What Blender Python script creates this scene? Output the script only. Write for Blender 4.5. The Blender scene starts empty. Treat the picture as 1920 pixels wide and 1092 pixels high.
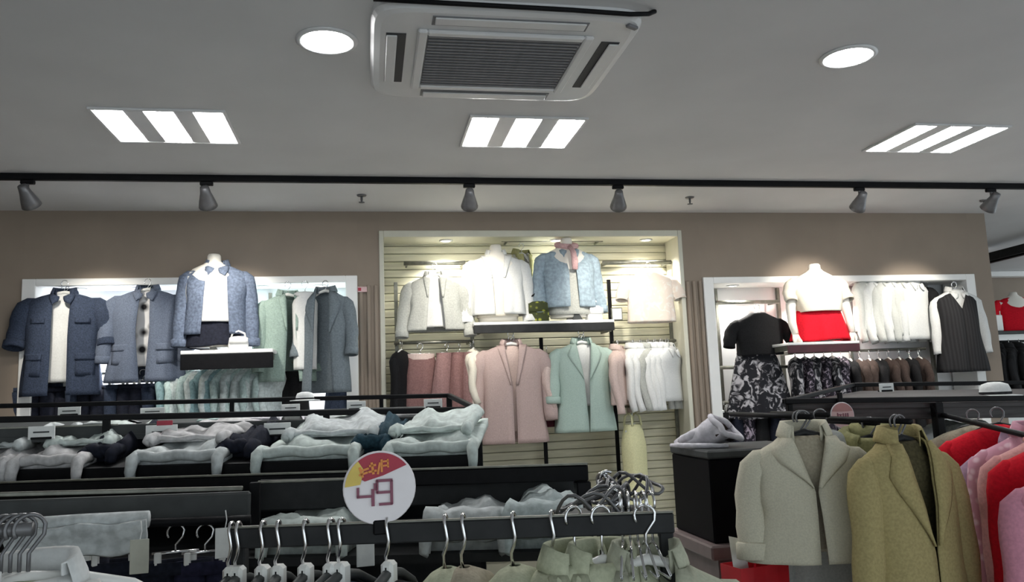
import bpy, math, random
from math import sin, cos, pi, radians as R
from mathutils import Vector, Matrix

random.seed(7)
SC = bpy.context.scene
COL = SC.collection

# ------------------------------------------------------------------ camera
F = 1500.0                                   # focal length in pixels of a 1920-wide frame
ROT = Matrix(((0.9839452, 0.0147810, -0.1778577),
              (-0.1742500, -0.1358890, -0.9752800),
              (-0.0385845, 0.9906138, -0.1311318)))
EYE = Vector((0, 0, 1.6))
cd = bpy.data.cameras.new('camera')
cd.sensor_width = 36.0
cd.lens = 36.0 * F / 1920.0
cd.clip_start = 0.05
cam = bpy.data.objects.new('camera', cd)
COL.objects.link(cam)
cam.matrix_world = Matrix.Translation(EYE) @ ROT.to_4x4()
SC.camera = cam

# ------------------------------------------------------------------ world, exposure
w = bpy.data.worlds.new('world'); SC.world = w; w.use_nodes = True
w.node_tree.nodes['Background'].inputs[0].default_value = (0.84, 0.94, 1.0, 1)
w.node_tree.nodes['Background'].inputs[1].default_value = 1.3
SC.view_settings.view_transform = 'Standard'
SC.view_settings.look = 'None'
SC.view_settings.exposure = 0.12
SC.view_settings.gamma = 1.0
SC.view_settings.use_curve_mapping = False

PANEL_E, DOWN_E = 46.0, 55.0                    # ceiling panel / round downlight emission
TRACK_W, NICHE_W = 58.0, 46.0                 # watts of the track heads / niche downlights


def P(px, py, Y):                             # measured picture point -> place at depth Y
    d = ROT @ Vector((px - 960, 546 - py, -F))
    return EYE + d * (Y / d.y)


def ZP(px, py, z):                            # measured picture point -> place at height z
    d = ROT @ Vector((px - 960, 546 - py, -F))
    return EYE + d * ((z - EYE.z) / d.z)


# ------------------------------------------------------------------ materials
MATS = {}


def mat(name, col, rough=0.6, metal=0.0, emit=0.0, kind=None, col2=None, scale=60.0, amt=0.25, bump=0.0, trans=0.0, spec=0.5):
    if name in MATS:
        return MATS[name]
    m = bpy.data.materials.new(name); m.use_nodes = True
    nt = m.node_tree; N = nt.nodes; L = nt.links
    b = N['Principled BSDF']
    c = (*col, 1)
    b.inputs['Base Color'].default_value = c
    b.inputs['Roughness'].default_value = rough
    b.inputs['Metallic'].default_value = metal
    b.inputs['Specular IOR Level'].default_value = spec
    if trans:
        b.inputs['Transmission Weight'].default_value = trans
    if emit:
        b.inputs['Emission Color'].default_value = c
        b.inputs['Emission Strength'].default_value = emit
    if kind:
        tc = N.new('ShaderNodeTexCoord')
        cr = N.new('ShaderNodeValToRGB')
        dark = tuple(x * (1 - amt) for x in col) if col2 is None else col2
        lite = tuple(min(1, x * (1 + amt * .6)) for x in col) if col2 is None else col
        if kind == 'floral':
            t = N.new('ShaderNodeTexVoronoi'); t.inputs['Scale'].default_value = scale
            t.inputs['Randomness'].default_value = 1.0
            out = t.outputs['Distance']
            e = cr.color_ramp.elements
            e[0].position = .18; e[0].color = (*dark, 1); e[1].position = .42; e[1].color = (*col, 1)
        elif kind == 'weave':
            t = N.new('ShaderNodeTexNoise'); t.inputs['Scale'].default_value = scale
            t.inputs['Detail'].default_value = 6
            out = t.outputs['Fac']
            e = cr.color_ramp.elements
            e[0].position = .35; e[0].color = (*dark, 1); e[1].position = .65; e[1].color = (*lite, 1)
        elif kind == 'blotch':
            t = N.new('ShaderNodeTexNoise'); t.inputs['Scale'].default_value = scale
            t.inputs['Detail'].default_value = 3; t.inputs['Distortion'].default_value = 1.2
            out = t.outputs['Fac']
            e = cr.color_ramp.elements
            e[0].position = .5; e[0].color = (*dark, 1); e[1].position = .62; e[1].color = (*col, 1)
        elif kind == 'stripe':
            t = N.new('ShaderNodeTexWave'); t.inputs['Scale'].default_value = scale
            t.inputs['Distortion'].default_value = .4
            out = t.outputs['Fac']
            e = cr.color_ramp.elements
            e[0].position = .3; e[0].color = (*dark, 1); e[1].position = .7; e[1].color = (*col, 1)
        elif kind == 'grain':
            mp = N.new('ShaderNodeMapping'); mp.inputs['Scale'].default_value = (1.2, 8, 14)
            L.new(tc.outputs['Object'], mp.inputs['Vector'])
            t = N.new('ShaderNodeTexNoise'); t.inputs['Scale'].default_value = scale
            t.inputs['Detail'].default_value = 5
            L.new(mp.outputs[0], t.inputs['Vector'])
            out = t.outputs['Fac']
            e = cr.color_ramp.elements
            e[0].position = .3; e[0].color = (*dark, 1); e[1].position = .7; e[1].color = (*lite, 1)
        if kind != 'grain':
            L.new(tc.outputs['Object'], t.inputs['Vector'])
        L.new(out, cr.inputs[0]); L.new(cr.outputs[0], b.inputs['Base Color'])
        if bump:
            bp = N.new('ShaderNodeBump'); bp.inputs['Strength'].default_value = bump
            bp.inputs['Distance'].default_value = .004
            L.new(out, bp.inputs['Height']); L.new(bp.outputs[0], b.inputs['Normal'])
    MATS[name] = m
    return m


def cloth(name, col, amt=.22, scale=45, **k):
    if 'kind' not in k: scale *= 2.2; amt *= .7
    return mat('cloth_' + name, col, rough=.9, kind=k.pop('kind', 'weave'), amt=amt, scale=scale, bump=.25, spec=.2, **k)


M_ceil = mat('ceiling_paint', (.60, .60, .60), .75, kind='weave', scale=1.5, amt=.05)
M_brown = mat('taupe_wall_paint', (.255, .205, .16), .7, kind='weave', scale=3, amt=.07, bump=.05)
M_floor = mat('floor_tile', (.45, .43, .40), .3, kind='weave', scale=8, amt=.08)
M_white = mat('white_laminate', (.80, .80, .78), .4, kind='weave', scale=6, amt=.03)
M_whitewall = mat('white_niche_paint', (.82, .83, .84), .55, kind='weave', scale=4, amt=.03)
M_slat = mat('pale_olive_slat', (.58, .56, .42), .5, kind='grain', scale=4, amt=.13, bump=.06)
M_lining = mat('pale_olive_lining', (.56, .55, .46), .45, kind='weave', scale=6, amt=.05)
M_slatback = mat('slat_groove', (.26, .25, .19), .8)
M_black = mat('black_metal', (.006, .006, .007), .5, kind='weave', scale=30, amt=.2, spec=.12)
M_dark = mat('charcoal_board', (.022, .023, .024), .55, kind='weave', scale=20, amt=.2, spec=.2)
M_grey = mat('grey_board', (.058, .062, .062), .5, kind='weave', scale=15, amt=.15, spec=.15)
M_shelf = mat('warm_grey_shelf', (.06, .055, .055), .5, kind='grain', scale=5, amt=.4, spec=.2)
M_gloss = mat('black_gloss_panel', (.003, .0027, .004), .5, kind='weave', scale=10, amt=.2, spec=.06)
M_ledge = mat('mauve_brown_ledge', (.16, .12, .115), .45, kind='weave', scale=12, amt=.15)
M_chrome = mat('chrome', (.75, .75, .76), .18, 1.0, kind='weave', scale=20, amt=.05)
M_steel = mat('brushed_rail_steel', (.20, .20, .17), .4, .6, kind='weave', scale=30, amt=.2)
M_spot = mat('grey_spot_metal', (.16, .16, .165), .4, .5, kind='weave', scale=30, amt=.1)
M_bulb = mat('spot_bulb', (1, .95, .85), .5, emit=6)
M_panel = mat('panel_diffuser', (1, 1, 1), .5, emit=PANEL_E)
M_down = mat('downlight_diffuser', (1, 1, 1), .5, emit=DOWN_E)
M_nlamp = mat('niche_lamp', (1, .96, .86), .5, emit=8)
M_acw = mat('ac_white_plastic', (.62, .62, .62), .35, kind='weave', scale=8, amt=.03)
M_acd = mat('ac_grille_grey', (.17, .17, .18), .5, kind='weave', scale=30, amt=.1)
M_acs = mat('ac_slot_dark', (.02, .02, .024), .6)
M_manq = mat('mannequin_shell', (.80, .77, .70), .4, kind='weave', scale=6, amt=.03)
M_hangw = mat('white_hanger_plastic', (.75, .75, .72), .4, kind='weave', scale=20, amt=.05)
M_card = mat('price_card_paper', (.75, .76, .74), .6, kind='weave', scale=30, amt=.08)
M_sign = mat('sign_white', (.78, .74, .76), .45, kind='weave', scale=12, amt=.04)
M_signred = mat('sign_red', (.36, .01, .035), .45, kind='weave', scale=12, amt=.15)
M_signyel = mat('sign_yellow', (.70, .52, .10), .45, kind='weave', scale=12, amt=.15)
M_signdig = mat('sign_digit', (.22, .06, .10), .5, kind='weave', scale=12, amt=.15)
M_signor = mat('sign_orange', (.75, .26, .05), .5, kind='weave', scale=12, amt=.15)
M_signpink = mat('sign_pink', (.62, .42, .42), .5, kind='weave', scale=12, amt=.1)
M_button = mat('button_dark', (.05, .04, .035), .4, kind='weave', scale=30, amt=.1)
M_bag = mat('red_bag', (.50, .012, .02), .45, kind='weave', scale=8, amt=.2)


# ------------------------------------------------------------------ mesh helpers
class MB:
    def __init__(s):
        s.v = []; s.f = []

    def add(s, vs, fs):
        o = len(s.v); s.v += [tuple(x) for x in vs]; s.f += [tuple(i + o for i in q) for q in fs]
        return s

    def box(s, c, d, rz=0, ch=0.0):           # centre, size; ch = chamfer
        hx, hy, hz = d[0] / 2, d[1] / 2, d[2] / 2
        ch = min(ch, hx * .8, hy * .8, hz * .8)
        if ch <= 0:
            vs = [(x, y, z) for x in (-hx, hx) for y in (-hy, hy) for z in (-hz, hz)]
            fs = [(0, 1, 3, 2), (4, 6, 7, 5), (0, 4, 5, 1), (2, 3, 7, 6), (0, 2, 6, 4), (1, 5, 7, 3)]
        else:
            vs = []; idx = {}
            for sx in (-1, 1):
                for sy in (-1, 1):
                    for sz in (-1, 1):
                        for ax in range(3):
                            p = [sx * (hx - ch), sy * (hy - ch), sz * (hz - ch)]
                            p[ax] = (sx * hx, sy * hy, sz * hz)[ax]
                            idx[(sx, sy, sz, ax)] = len(vs); vs.append(tuple(p))
            fs = []
            S = (-1, 1)
            for a in S:
                fs.append([idx[(a, y, z, 0)] for y, z in ((-1, -1), (-1, 1), (1, 1), (1, -1))][::(1 if a < 0 else -1)])
                fs.append([idx[(x, a, z, 1)] for x, z in ((-1, -1), (1, -1), (1, 1), (-1, 1))][::(1 if a < 0 else -1)])
                fs.append([idx[(x, y, a, 2)] for x, y in ((-1, -1), (-1, 1), (1, 1), (1, -1))][::(1 if a < 0 else -1)])
            for a in S:
                for b in S:
                    fs.append([idx[(-1, a, b, 1)], idx[(1, a, b, 1)], idx[(1, a, b, 2)], idx[(-1, a, b, 2)]])
                    fs.append([idx[(a, -1, b, 0)], idx[(a, 1, b, 0)], idx[(a, 1, b, 2)], idx[(a, -1, b, 2)]])
                    fs.append([idx[(a, b, -1, 0)], idx[(a, b, 1, 0)], idx[(a, b, 1, 1)], idx[(a, b, -1, 1)]])
                    for c_ in S:
                        fs.append([idx[(a, b, c_, k)] for k in range(3)])
        cr, sr = cos(rz), sin(rz)
        return s.add([(c[0] + x * cr - y * sr, c[1] + x * sr + y * cr, c[2] + z) for x, y, z in vs], fs)

    def beam(s, p, q, wd, ht, ch=0.003):      # rectangular bar from p to q (any direction), wd sideways, ht upward
        p = Vector(p); q = Vector(q); d = (q - p); L = d.length; d.normalize()
        up = Vector((0, 0, 1)) if abs(d.z) < .95 else Vector((0, 1, 0))
        sd = d.cross(up).normalized(); up = sd.cross(d)
        t = MB().box((0, 0, 0), (L, wd, ht), 0, ch)
        m = (p + q) / 2
        return s.add([m + d * x + sd * y + up * z for x, y, z in t.v], t.f)

    def loft(s, rings, closed=True, cap0=False, cap1=False):
        n = len(rings[0]); o = len(s.v)
        for r in rings: s.v += [tuple(p) for p in r]
        for i in range(len(rings) - 1):
            for j in range(n if closed else n - 1):
                k = (j + 1) % n
                s.f.append((o + i * n + j, o + i * n + k, o + (i + 1) * n + k, o + (i + 1) * n + j))
        if cap0: s.f.append(tuple(o + j for j in range(n))[::-1])
        if cap1: s.f.append(tuple(o + (len(rings) - 1) * n + j for j in range(n)))
        return s

    def tube(s, pts, r, seg=8, cap=True, flat=1.0):
        pts = [Vector(p) for p in pts]
        rs = r if isinstance(r, (list, tuple)) else [r] * len(pts)
        rings = []; prev = None
        for i, p in enumerate(pts):
            d = (pts[min(i + 1, len(pts) - 1)] - pts[max(i - 1, 0)]).normalized()
            if prev is None:
                a = Vector((0, 1, 0)) if abs(d.y) < .9 else Vector((1, 0, 0))
                u = d.cross(a).normalized()
            else:
                u = (prev - d * prev.dot(d)).normalized()
            v = d.cross(u); prev = u
            rings.append([p + u * cos(2 * pi * k / seg) * rs[i] + v * sin(2 * pi * k / seg) * rs[i] * flat for k in range(seg)])
        return s.loft(rings, True, cap, cap)

    def lathe(s, prof, seg=24, c=(0, 0, 0), sy=1.0, ring=False):
        if ring: prof = list(prof) + [prof[0]]
        rings = [[(c[0] + r * cos(2 * pi * k / seg), c[1] + sy * r * sin(2 * pi * k / seg), c[2] + z) for k in range(seg)] for r, z in prof]
        return s.loft(rings, True, not ring and prof[0][0] > 1e-5, not ring and prof[-1][0] > 1e-5)

    def prism(s, out, y0, y1):                # outline in XZ, from y0 to y1
        n = len(out)
        vs = [(x, y0, z) for x, z in out] + [(x, y1, z) for x, z in out]
        fs = [tuple(range(n)), tuple(range(n, 2 * n))[::-1]] + [(i, i + n, (i + 1) % n + n, (i + 1) % n) for i in range(n)]
        return s.add(vs, fs)

    def mesh(s, name, m, smooth=False):
        me = bpy.data.meshes.new(name)
        me.from_pydata(s.v, [], s.f); me.update()
        me.materials.append(m)
        if smooth:
            me.polygons.foreach_set('use_smooth', [True] * len(me.polygons))
        return me

    def build(s, name, m, parent=None, smooth=False, solid=0.0, loc=None, rz=0):
        return put(name, s.mesh(name, m, smooth), parent, solid, loc, rz)


def put(name, me, parent=None, solid=0.0, loc=None, rz=0):
    o = bpy.data.objects.new(name, me); COL.objects.link(o)
    if parent: o.parent = parent
    if loc is not None: o.location = loc
    o.rotation_euler.z = rz
    if solid:
        md = o.modifiers.new('thickness', 'SOLIDIFY'); md.thickness = solid; md.offset = -1
    return o


def tag(o, label, cat, group=None):
    o['label'] = label; o['category'] = cat
    if group: o['group'] = group
    return o


def thing(name, label, cat, loc=(0, 0, 0), rz=0, group=None):
    o = bpy.data.objects.new(name, None); COL.objects.link(o)
    o.location = loc; o.rotation_euler = (0, 0, rz); o.empty_display_size = .05
    return tag(o, label, cat, group)


def struct(o, label=None):
    o['kind'] = 'structure'
    if label: o['label'] = label
    return o


# ------------------------------------------------------------------ the room
CEIL = 3.0; WY = 5.88; BACK = 6.18
X0, X1 = -4.2, 5.2                            # extent of the display wall


def sbox(name, lo, hi, m, label, ch=0):
    c = [(a + b) / 2 for a, b in zip(lo, hi)]; d = [b - a for a, b in zip(lo, hi)]
    return struct(MB().box((0, 0, 0), d, 0, ch).build(name, m, loc=c), label)


sbox('floor', (-7, -3, -.1), (10, 11, 0), M_floor, 'pale shop floor')
sbox('ceiling', (-7, -3, CEIL), (10, 11, CEIL + .1), M_ceil, 'plain grey-white shop ceiling')
# taupe wall in front of the niches
bays = {'left': (P(40, 600, WY).x, P(671, 600, WY).x, 2.52), 'centre': (P(711, 500, WY).x, P(1281, 500, WY).x, 2.855), 'right': (P(1322, 600, WY).x, P(1838, 600, WY).x - .02, 2.475)}
lb, cb, rb = bays['left'], bays['centre'], bays['right']
WP = 0


def wall_piece(x0, x1, z0, z1):
    global WP
    WP += 1
    nm = ('wall_back_left_end', 'wall_back_over_left_niche', 'wall_back_pillar_left', 'wall_back_over_centre_niche', 'wall_back_pillar_right', 'wall_back_over_right_niche', 'wall_back_right_end')[WP - 1]
    struct(MB().box((0, 0, 0), (x1 - x0, BACK + .1 - WY, z1 - z0)).build(nm, M_brown, loc=((x0 + x1) / 2, (WY + BACK + .1) / 2, (z0 + z1) / 2)), 'taupe brown display wall')


wall_piece(X0, lb[0], 0, CEIL); wall_piece(lb[0], lb[1], lb[2], CEIL); wall_piece(lb[1], cb[0], 0, CEIL)
wall_piece(cb[0], cb[1], cb[2], CEIL); wall_piece(cb[1], rb[0], 0, CEIL); wall_piece(rb[0], rb[1], rb[2], CEIL)
wall_piece(rb[1], X1, 0, CEIL)
# niche backs
for nm, (x0, x1, zt), m, lab in (('wall_niche_left', lb, M_whitewall, 'white back of the left niche'), ('wall_niche_right', rb, M_whitewall, 'white back of the right niche'), ('wall_niche_centre', cb, M_slatback, 'slatted back of the centre niche')):
    o = sbox(nm, (x0, BACK, 0), (x1, BACK + .1, zt), m, lab)
    if nm == 'wall_niche_centre':
        centre_back = o
# slats in the centre niche
pitch = .062
sl = MB().box((0, 0, 0), (cb[1] - cb[0] - .01, .02, pitch - .004), 0, .004).mesh('slat', M_slat)
zc = centre_back.location.z
nz = int((cb[2] - .35) / pitch)
for i in range(nz):
    put('slat', sl, centre_back, loc=(0, -.06, cb[2] - pitch * (i + .5) - zc))
# white lining of the niches (jambs and head)
n = 0
for (x0, x1, zt), th, pr in ((lb, .085, .02), (rb, .085, .02), (cb, .035, .012)):
    for lo, hi in (((x0, WY - pr, 0), (x0 + th, BACK - .03, zt)), ((x1 - th, WY - pr, 0), (x1, BACK - .03, zt)), ((x0 + th, WY - pr, zt - .05), (x1 - th, BACK - .03, zt))):
        n += 1
        sbox('trim_%d' % n, lo, hi, M_white if (x0, x1) != (cb[0], cb[1]) else M_lining, 'pale lining board of a niche', .004)
# upright slotted standards at the niche backs
for px in (213, 507, 655):
    p = P(px, 600, BACK - .02); n += 1
    sbox('trim_%d' % n, (p.x - .012, BACK - .035, .3), (p.x + .012, BACK - .001, 2.44), M_white if px < 300 else M_steel, 'slotted wall standard in the left niche', .002)
for px in (745, 887, 1016, 1149, 1262):
    p = P(px, 700, BACK - .06); n += 1
    sbox('trim_%d' % n, (p.x - .014, BACK - .09, .3), (p.x + .014, BACK - .071, 2.5 if px in (745, 887, 1149, 1262) else 2.05), M_steel if px in (745, 887, 1262) else M_black, 'slotted wall standard in the centre niche', .002)
for px in (1345, 1462, 1590, 1742):
    p = P(px, 600, BACK - .02); n += 1
    sbox('trim_%d' % n, (p.x - .012, BACK - .035, .3), (p.x + .012, BACK - .001, 2.42), M_steel, 'slotted wall standard in the right niche', .002)
# fluted mouldings on the two pillars between the niches
for xa, xb in ((lb[1], cb[0]), (cb[1], rb[0])):
    k = 3
    for i in range(k):
        n += 1
        x = xa + (xb - xa) * (i + .5) / k
        sbox('trim_%d' % n, (x - .014, WY - .018, 0), (x + .014, WY - .0005, 2.45), M_brown, 'vertical moulding on a wall pillar', .006)
# side and far walls
sbox('wall_left', (X0 - .12, -3, 0), (X0, WY + .4, CEIL), M_brown, 'taupe side wall')
sbox('wall_far', (X1 - .6, 9.3, 0), (10, 9.4, CEIL), M_brown, 'taupe wall of the next room, beyond the display wall')
sbox('wall_return', (X1 - .1, BACK + .1, 0), (X1, 9.3, CEIL), M_brown, 'end of the display wall going back')

# ------------------------------------------------------------------ ceiling fittings
def troffer(c, label):
    t = thing('ceiling_panel_light', label, 'ceiling light', (c[0], c[1], CEIL), 0, 'three-strip ceiling panel lights')
    h = MB()
    for sx in (-1, 1): h.box((sx * .297, 0, -.006), (.016, .47, .012), 0, .002)
    for sy in (-1, 1): h.box((0, sy * .237, -.006), (.61, .016, .012), 0, .002)
    h.build('frame', M_acw, t)
    MB().box((0, 0, -.002), (.58, .46, .004)).build('backing', M_ceil, t)
    for i in (-1, 0, 1):
        MB().box((i * .222, 0, -.0075), (.118, .44, .007), 0, .002).build('diffuser', M_panel, t)
    for i in (-.5, .5):
        MB().box((i * .222, 0, -.007), (.09, .45, .006), 0, .002).build('louvre', M_acw, t)
    return t


troffer((-.955, 4.06), 'three-strip panel light in the ceiling, left one over the jeans gondola')
troffer((.82, 4.04), 'three-strip panel light in the ceiling behind the air conditioner')
troffer((3.265, 4.0), 'three-strip panel light in the ceiling, right one over the coat racks')


def downlight(c, label):
    t = thing('round_downlight', label, 'ceiling light', (c[0], c[1], CEIL), 0, 'round recessed downlights')
    MB().lathe([(.098, -.001), (.118, -.001), (.120, -.006), (.105, -.012), (.098, -.010)], 32, ring=True).build('trim_ring', M_acw, t, True)
    MB().lathe([(.001, -.004), (.098, -.004), (.097, -.0085), (.001, -.0095)], 32).build('diffuser', M_down, t, True)


downlight((-.14, 3.02), 'round white downlight just left of the air conditioner')
downlight((2.05, 2.97), 'round white downlight on its own right of the air conditioner')


def ac_unit():
    a, b, c, d = (.02, 2.66), (1.03, 2.66), (1.05, 3.5), (.03, 3.5)
    cx, cy = .535, 3.08; W, D = 1.02, .86
    t = thing('ceiling_air_conditioner', 'white square ceiling cassette air conditioner with a grey intake grille', 'air conditioner', (cx, cy, CEIL))
    # panel with rounded corners, tapering downward
    rings = []
    for s_, z in ((1, 0), (1, -.018), (.975, -.034), (.93, -.040)):
        rg = []
        for k in range(40):
            th = 2 * pi * k / 40; e = 2 / 9
            rg.append((W / 2 * s_ * math.copysign(abs(cos(th)) ** e, cos(th)), D / 2 * s_ * math.copysign(abs(sin(th)) ** e, sin(th)), z))
        rings.append(rg)
    MB().loft(rings, True, True, True).build('panel', M_acw, t)
    gw, gd = .60, .48
    g = MB()
    for sx in (-1, 1): g.box((sx * (gw / 2 + .018), 0, -.046), (.036, gd + .072, .018), 0, .006)
    for sy in (-1, 1): g.box((0, sy * (gd / 2 + .018), -.046), (gw + .0, .036, .018), 0, .006)
    g.build('grille_frame', M_acw, t)
    gb = MB().box((0, 0, -.0415), (gw, gd, .003)).build('intake_grille', M_acd, t)
    bl = MB().box((0, 0, 0), (gw - .01, .012, .008), 0, .002).mesh('louvre_blade', M_acd)
    for i in range(18):
        put('louvre_blade', bl, gb, loc=(0, -gd / 2 + .014 + i * (gd - .028) / 17, -.047))
    # air outlets with vanes on four sides
    for k, (ox, oy, lx, ly) in enumerate(((-.415, 0, .075, .46), (.415, 0, .075, .46), (0, -.345, .58, .07), (0, .345, .58, .07))):
        o = MB().box((ox, oy, -.0405), (lx, ly, .004), 0, .001).build('air_outlet', M_acs if k < 2 else M_acd, t)
        if k < 2:
            s_ = -1 if k == 0 else 1
            v = MB().box((ox - s_ * .0 + s_ * .016, oy, -.046), (.040, ly - .02, .007), 0, .003)
        else:
            s_ = -1 if k == 2 else 1
            v = MB().box((ox, oy + s_ * .006, -.046), (lx - .02, .052, .007), 0, .003)
        v.build('vane', M_acw, o)
    MB().box((.455, -.37, -.044), (.05, .022, .012), .5, .003).build('indicator', M_acd, t)
    cab = [(-.50, -.44, -.02), (-.2, -.455, -.03), (.2, -.46, -.035), (.42, -.45, -.035), (.50, -.43, -.02), (.53, -.42, -.003)]
    MB().tube(cab, .009, 8).build('black_cable', M_black, t, True)


ac_unit()
# ------------------------------------------------------------------ track with spot heads
TY = 4.95
trk = thing('lighting_track', 'long black lighting track along the ceiling in front of the display wall', 'light track', (1.3, TY, CEIL))
MB().box((0, 0, -.02), (10.6, .036, .04), 0, .004).build('rail', M_black, trk)
MB().box((5.31, 0, -.02), (.03, .044, .046), 0, .004).build('end_cap', M_black, trk)


def spot_head(px, target, label, watts=TRACK_W, col=(1, .93, .82)):
    p = ZP(px, 338, CEIL - .04); x = p.x
    t = thing('track_spotlight', label, 'spotlight', (x, TY, CEIL - .04), 0, 'grey track spotlights')
    MB().box((0, 0, -.012), (.075, .03, .024), 0, .004).build('adapter', M_black, t)
    MB().tube([(0, 0, -.02), (0, 0, -.055)], .009, 8).build('stem', M_spot, t)
    d = (Vector(target) - Vector((x, TY, CEIL - .11))).normalized()
    up = Vector((0, 0, 1)); sx = d.cross(up).normalized(); uy = sx.cross(d)
    b = MB()
    c = Vector((0, 0, -.095))
    prof = [(.012, -.075), (.026, -.07), (.032, -.03), (.048, .03), (.056, .065), (.050, .065), (.044, .03)]
    b.loft([[c + d * z + sx * r * cos(2 * pi * k / 16) + uy * r * sin(2 * pi * k / 16) for k in range(16)] for r, z in prof], True, True, True)
    b.build('head', M_spot, t, True)
    b2 = MB(); b2.loft([[c + d * z + sx * r * cos(2 * pi * k / 16) + uy * r * sin(2 * pi * k / 16) for k in range(16)] for r, z in ((.043, .0655), (.040, .067), (.01, .068))], True, True, True)
    b2.build('lamp_lens', M_bulb, t)
    l = bpy.data.lights.new('track_lamp', 'SPOT'); l.energy = watts; l.spot_size = R(62); l.spot_blend = .7; l.shadow_soft_size = .05; l.color = col
    lo = bpy.data.objects.new('track_lamp', l); COL.objects.link(lo)
    lo.parent = t; lo.location = c + d * .085
    lo.rotation_euler = d.to_track_quat('-Z', 'Y').to_euler()


HEADS = [(52, (-1.75, 5.9, 1.95), 'leftmost grey spotlight on the black ceiling track'),
         (385, (-.9, 5.9, 2.0), 'grey track spotlight above the mannequin in the denim jacket'),
         (883, (.75, 6.0, 2.2), 'grey track spotlight above the left half of the centre niche'),
         (1170, (1.9, 6.0, 2.2), 'grey track spotlight above the right half of the centre niche'),
         (1643, (3.5, 5.9, 2.1), 'grey track spotlight above the white blouses, right of the centre niche'),
         (1905, (4.4, 5.9, 2.0), 'grey track spotlight cut by the right edge of the picture')]
for px, tg, lab in HEADS:
    spot_head(px, tg, lab)


def sprinkler(px, py, label):
    p = ZP(px, py - 6, CEIL)
    t = thing('fire_sprinkler', label, 'sprinkler', (p.x, p.y, CEIL), 0, 'ceiling sprinkler heads')
    MB().lathe([(.001, -.001), (.034, -.001), (.03, -.008), (.012, -.010), (.001, -.011)], 16).build('rosette', M_spot, t, True)
    MB().lathe([(.008, -.01), (.008, -.035), (.004, -.05)], 10).build('nozzle', M_spot, t, True)
    MB().lathe([(.001, -.05), (.02, -.05), (.02, -.053), (.001, -.054)], 14).build('deflector', M_spot, t)


sprinkler(678, 372, 'small sprinkler head on the ceiling above the left pillar')
sprinkler(1293, 376, 'small sprinkler head on the ceiling above the right pillar')
sprinkler(1845, 382, 'small sprinkler head on the ceiling near the end of the wall')


def niche_lamp(px, zt, label, watts=NICHE_W, y=6.0, col=(1, .97, .9)):
    x = P(px, 515, y).x
    t = thing('niche_downlight', label, 'niche light', (x, y, zt - .05), 0, 'small downlights in the niche heads')
    MB().lathe([(.034, -.0005), (.052, -.0005), (.052, -.006), (.04, -.010), (.034, -.006)], 20, ring=True).build('trim_ring', M_acw, t, True)
    MB().lathe([(.001, -.002), (.034, -.002), (.034, -.005), (.001, -.006)], 20).build('lamp_lens', M_nlamp, t)
    l = bpy.data.lights.new('niche_lamp', 'SPOT'); l.energy = watts; l.spot_size = R(120); l.spot_blend = .6; l.shadow_soft_size = .04; l.color = col
    lo = bpy.data.objects.new('niche_lamp', l); COL.objects.link(lo); lo.parent = t; lo.location = (0, 0, -.02)


niche_lamp(150, lb[2], 'small downlight in the left niche over the navy denim coat', watts=105.0, col=(.93, .96, 1))
niche_lamp(262, lb[2], 'small downlight in the left niche over the grey-blue duster coat', watts=105.0, col=(.93, .96, 1))
niche_lamp(492, lb[2], 'small downlight in the left niche right of the denim mannequin', watts=105.0, col=(.93, .96, 1))
niche_lamp(600, lb[2], 'small downlight in the left niche over the long grey-teal coat', watts=105.0, col=(.93, .96, 1))
niche_lamp(838, cb[2], 'small downlight at the head of the centre niche, left one')
niche_lamp(1046, cb[2], 'small downlight at the head of the centre niche over the pale blue jacket')
niche_lamp(1215, cb[2], 'small downlight at the head of the centre niche over the peach and white top')
niche_lamp(1372, rb[2], 'small downlight in the right niche over the black top')
niche_lamp(1530, rb[2], 'small downlight in the right niche behind the red-skirted mannequin')
niche_lamp(1690, rb[2], 'small downlight in the right niche over the white blouses')
niche_lamp(1800, rb[2], 'small downlight in the right niche over the black pinafore')


# ------------------------------------------------------------------ garments
def lerp(t, pts):                             # smooth piecewise interpolation of rows (t, a, b)
    if t <= pts[0][0]: return pts[0][1:]
    for p, q in zip(pts, pts[1:]):
        if t <= q[0]:
            u = (t - p[0]) / (q[0] - p[0]); u = u * u * (3 - 2 * u) * .5 + u * .5
            return [x + (y - x) * u for x, y in zip(p[1:], q[1:])]
    return pts[-1][1:]


CACHE = {}
DEF = dict(s=.21, L=.75, h=.25, d=.075, gap=None, sleeve='long', sl=.52, sp=.06, collar='lapel', pockets=0, buttons=0,
           fold=.05, k=7, seed=0, sr=.062, cuff=False, straps=False, n=40, rows=24, waist=None, belt=False, sway=0.0, ndrop=0)


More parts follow.
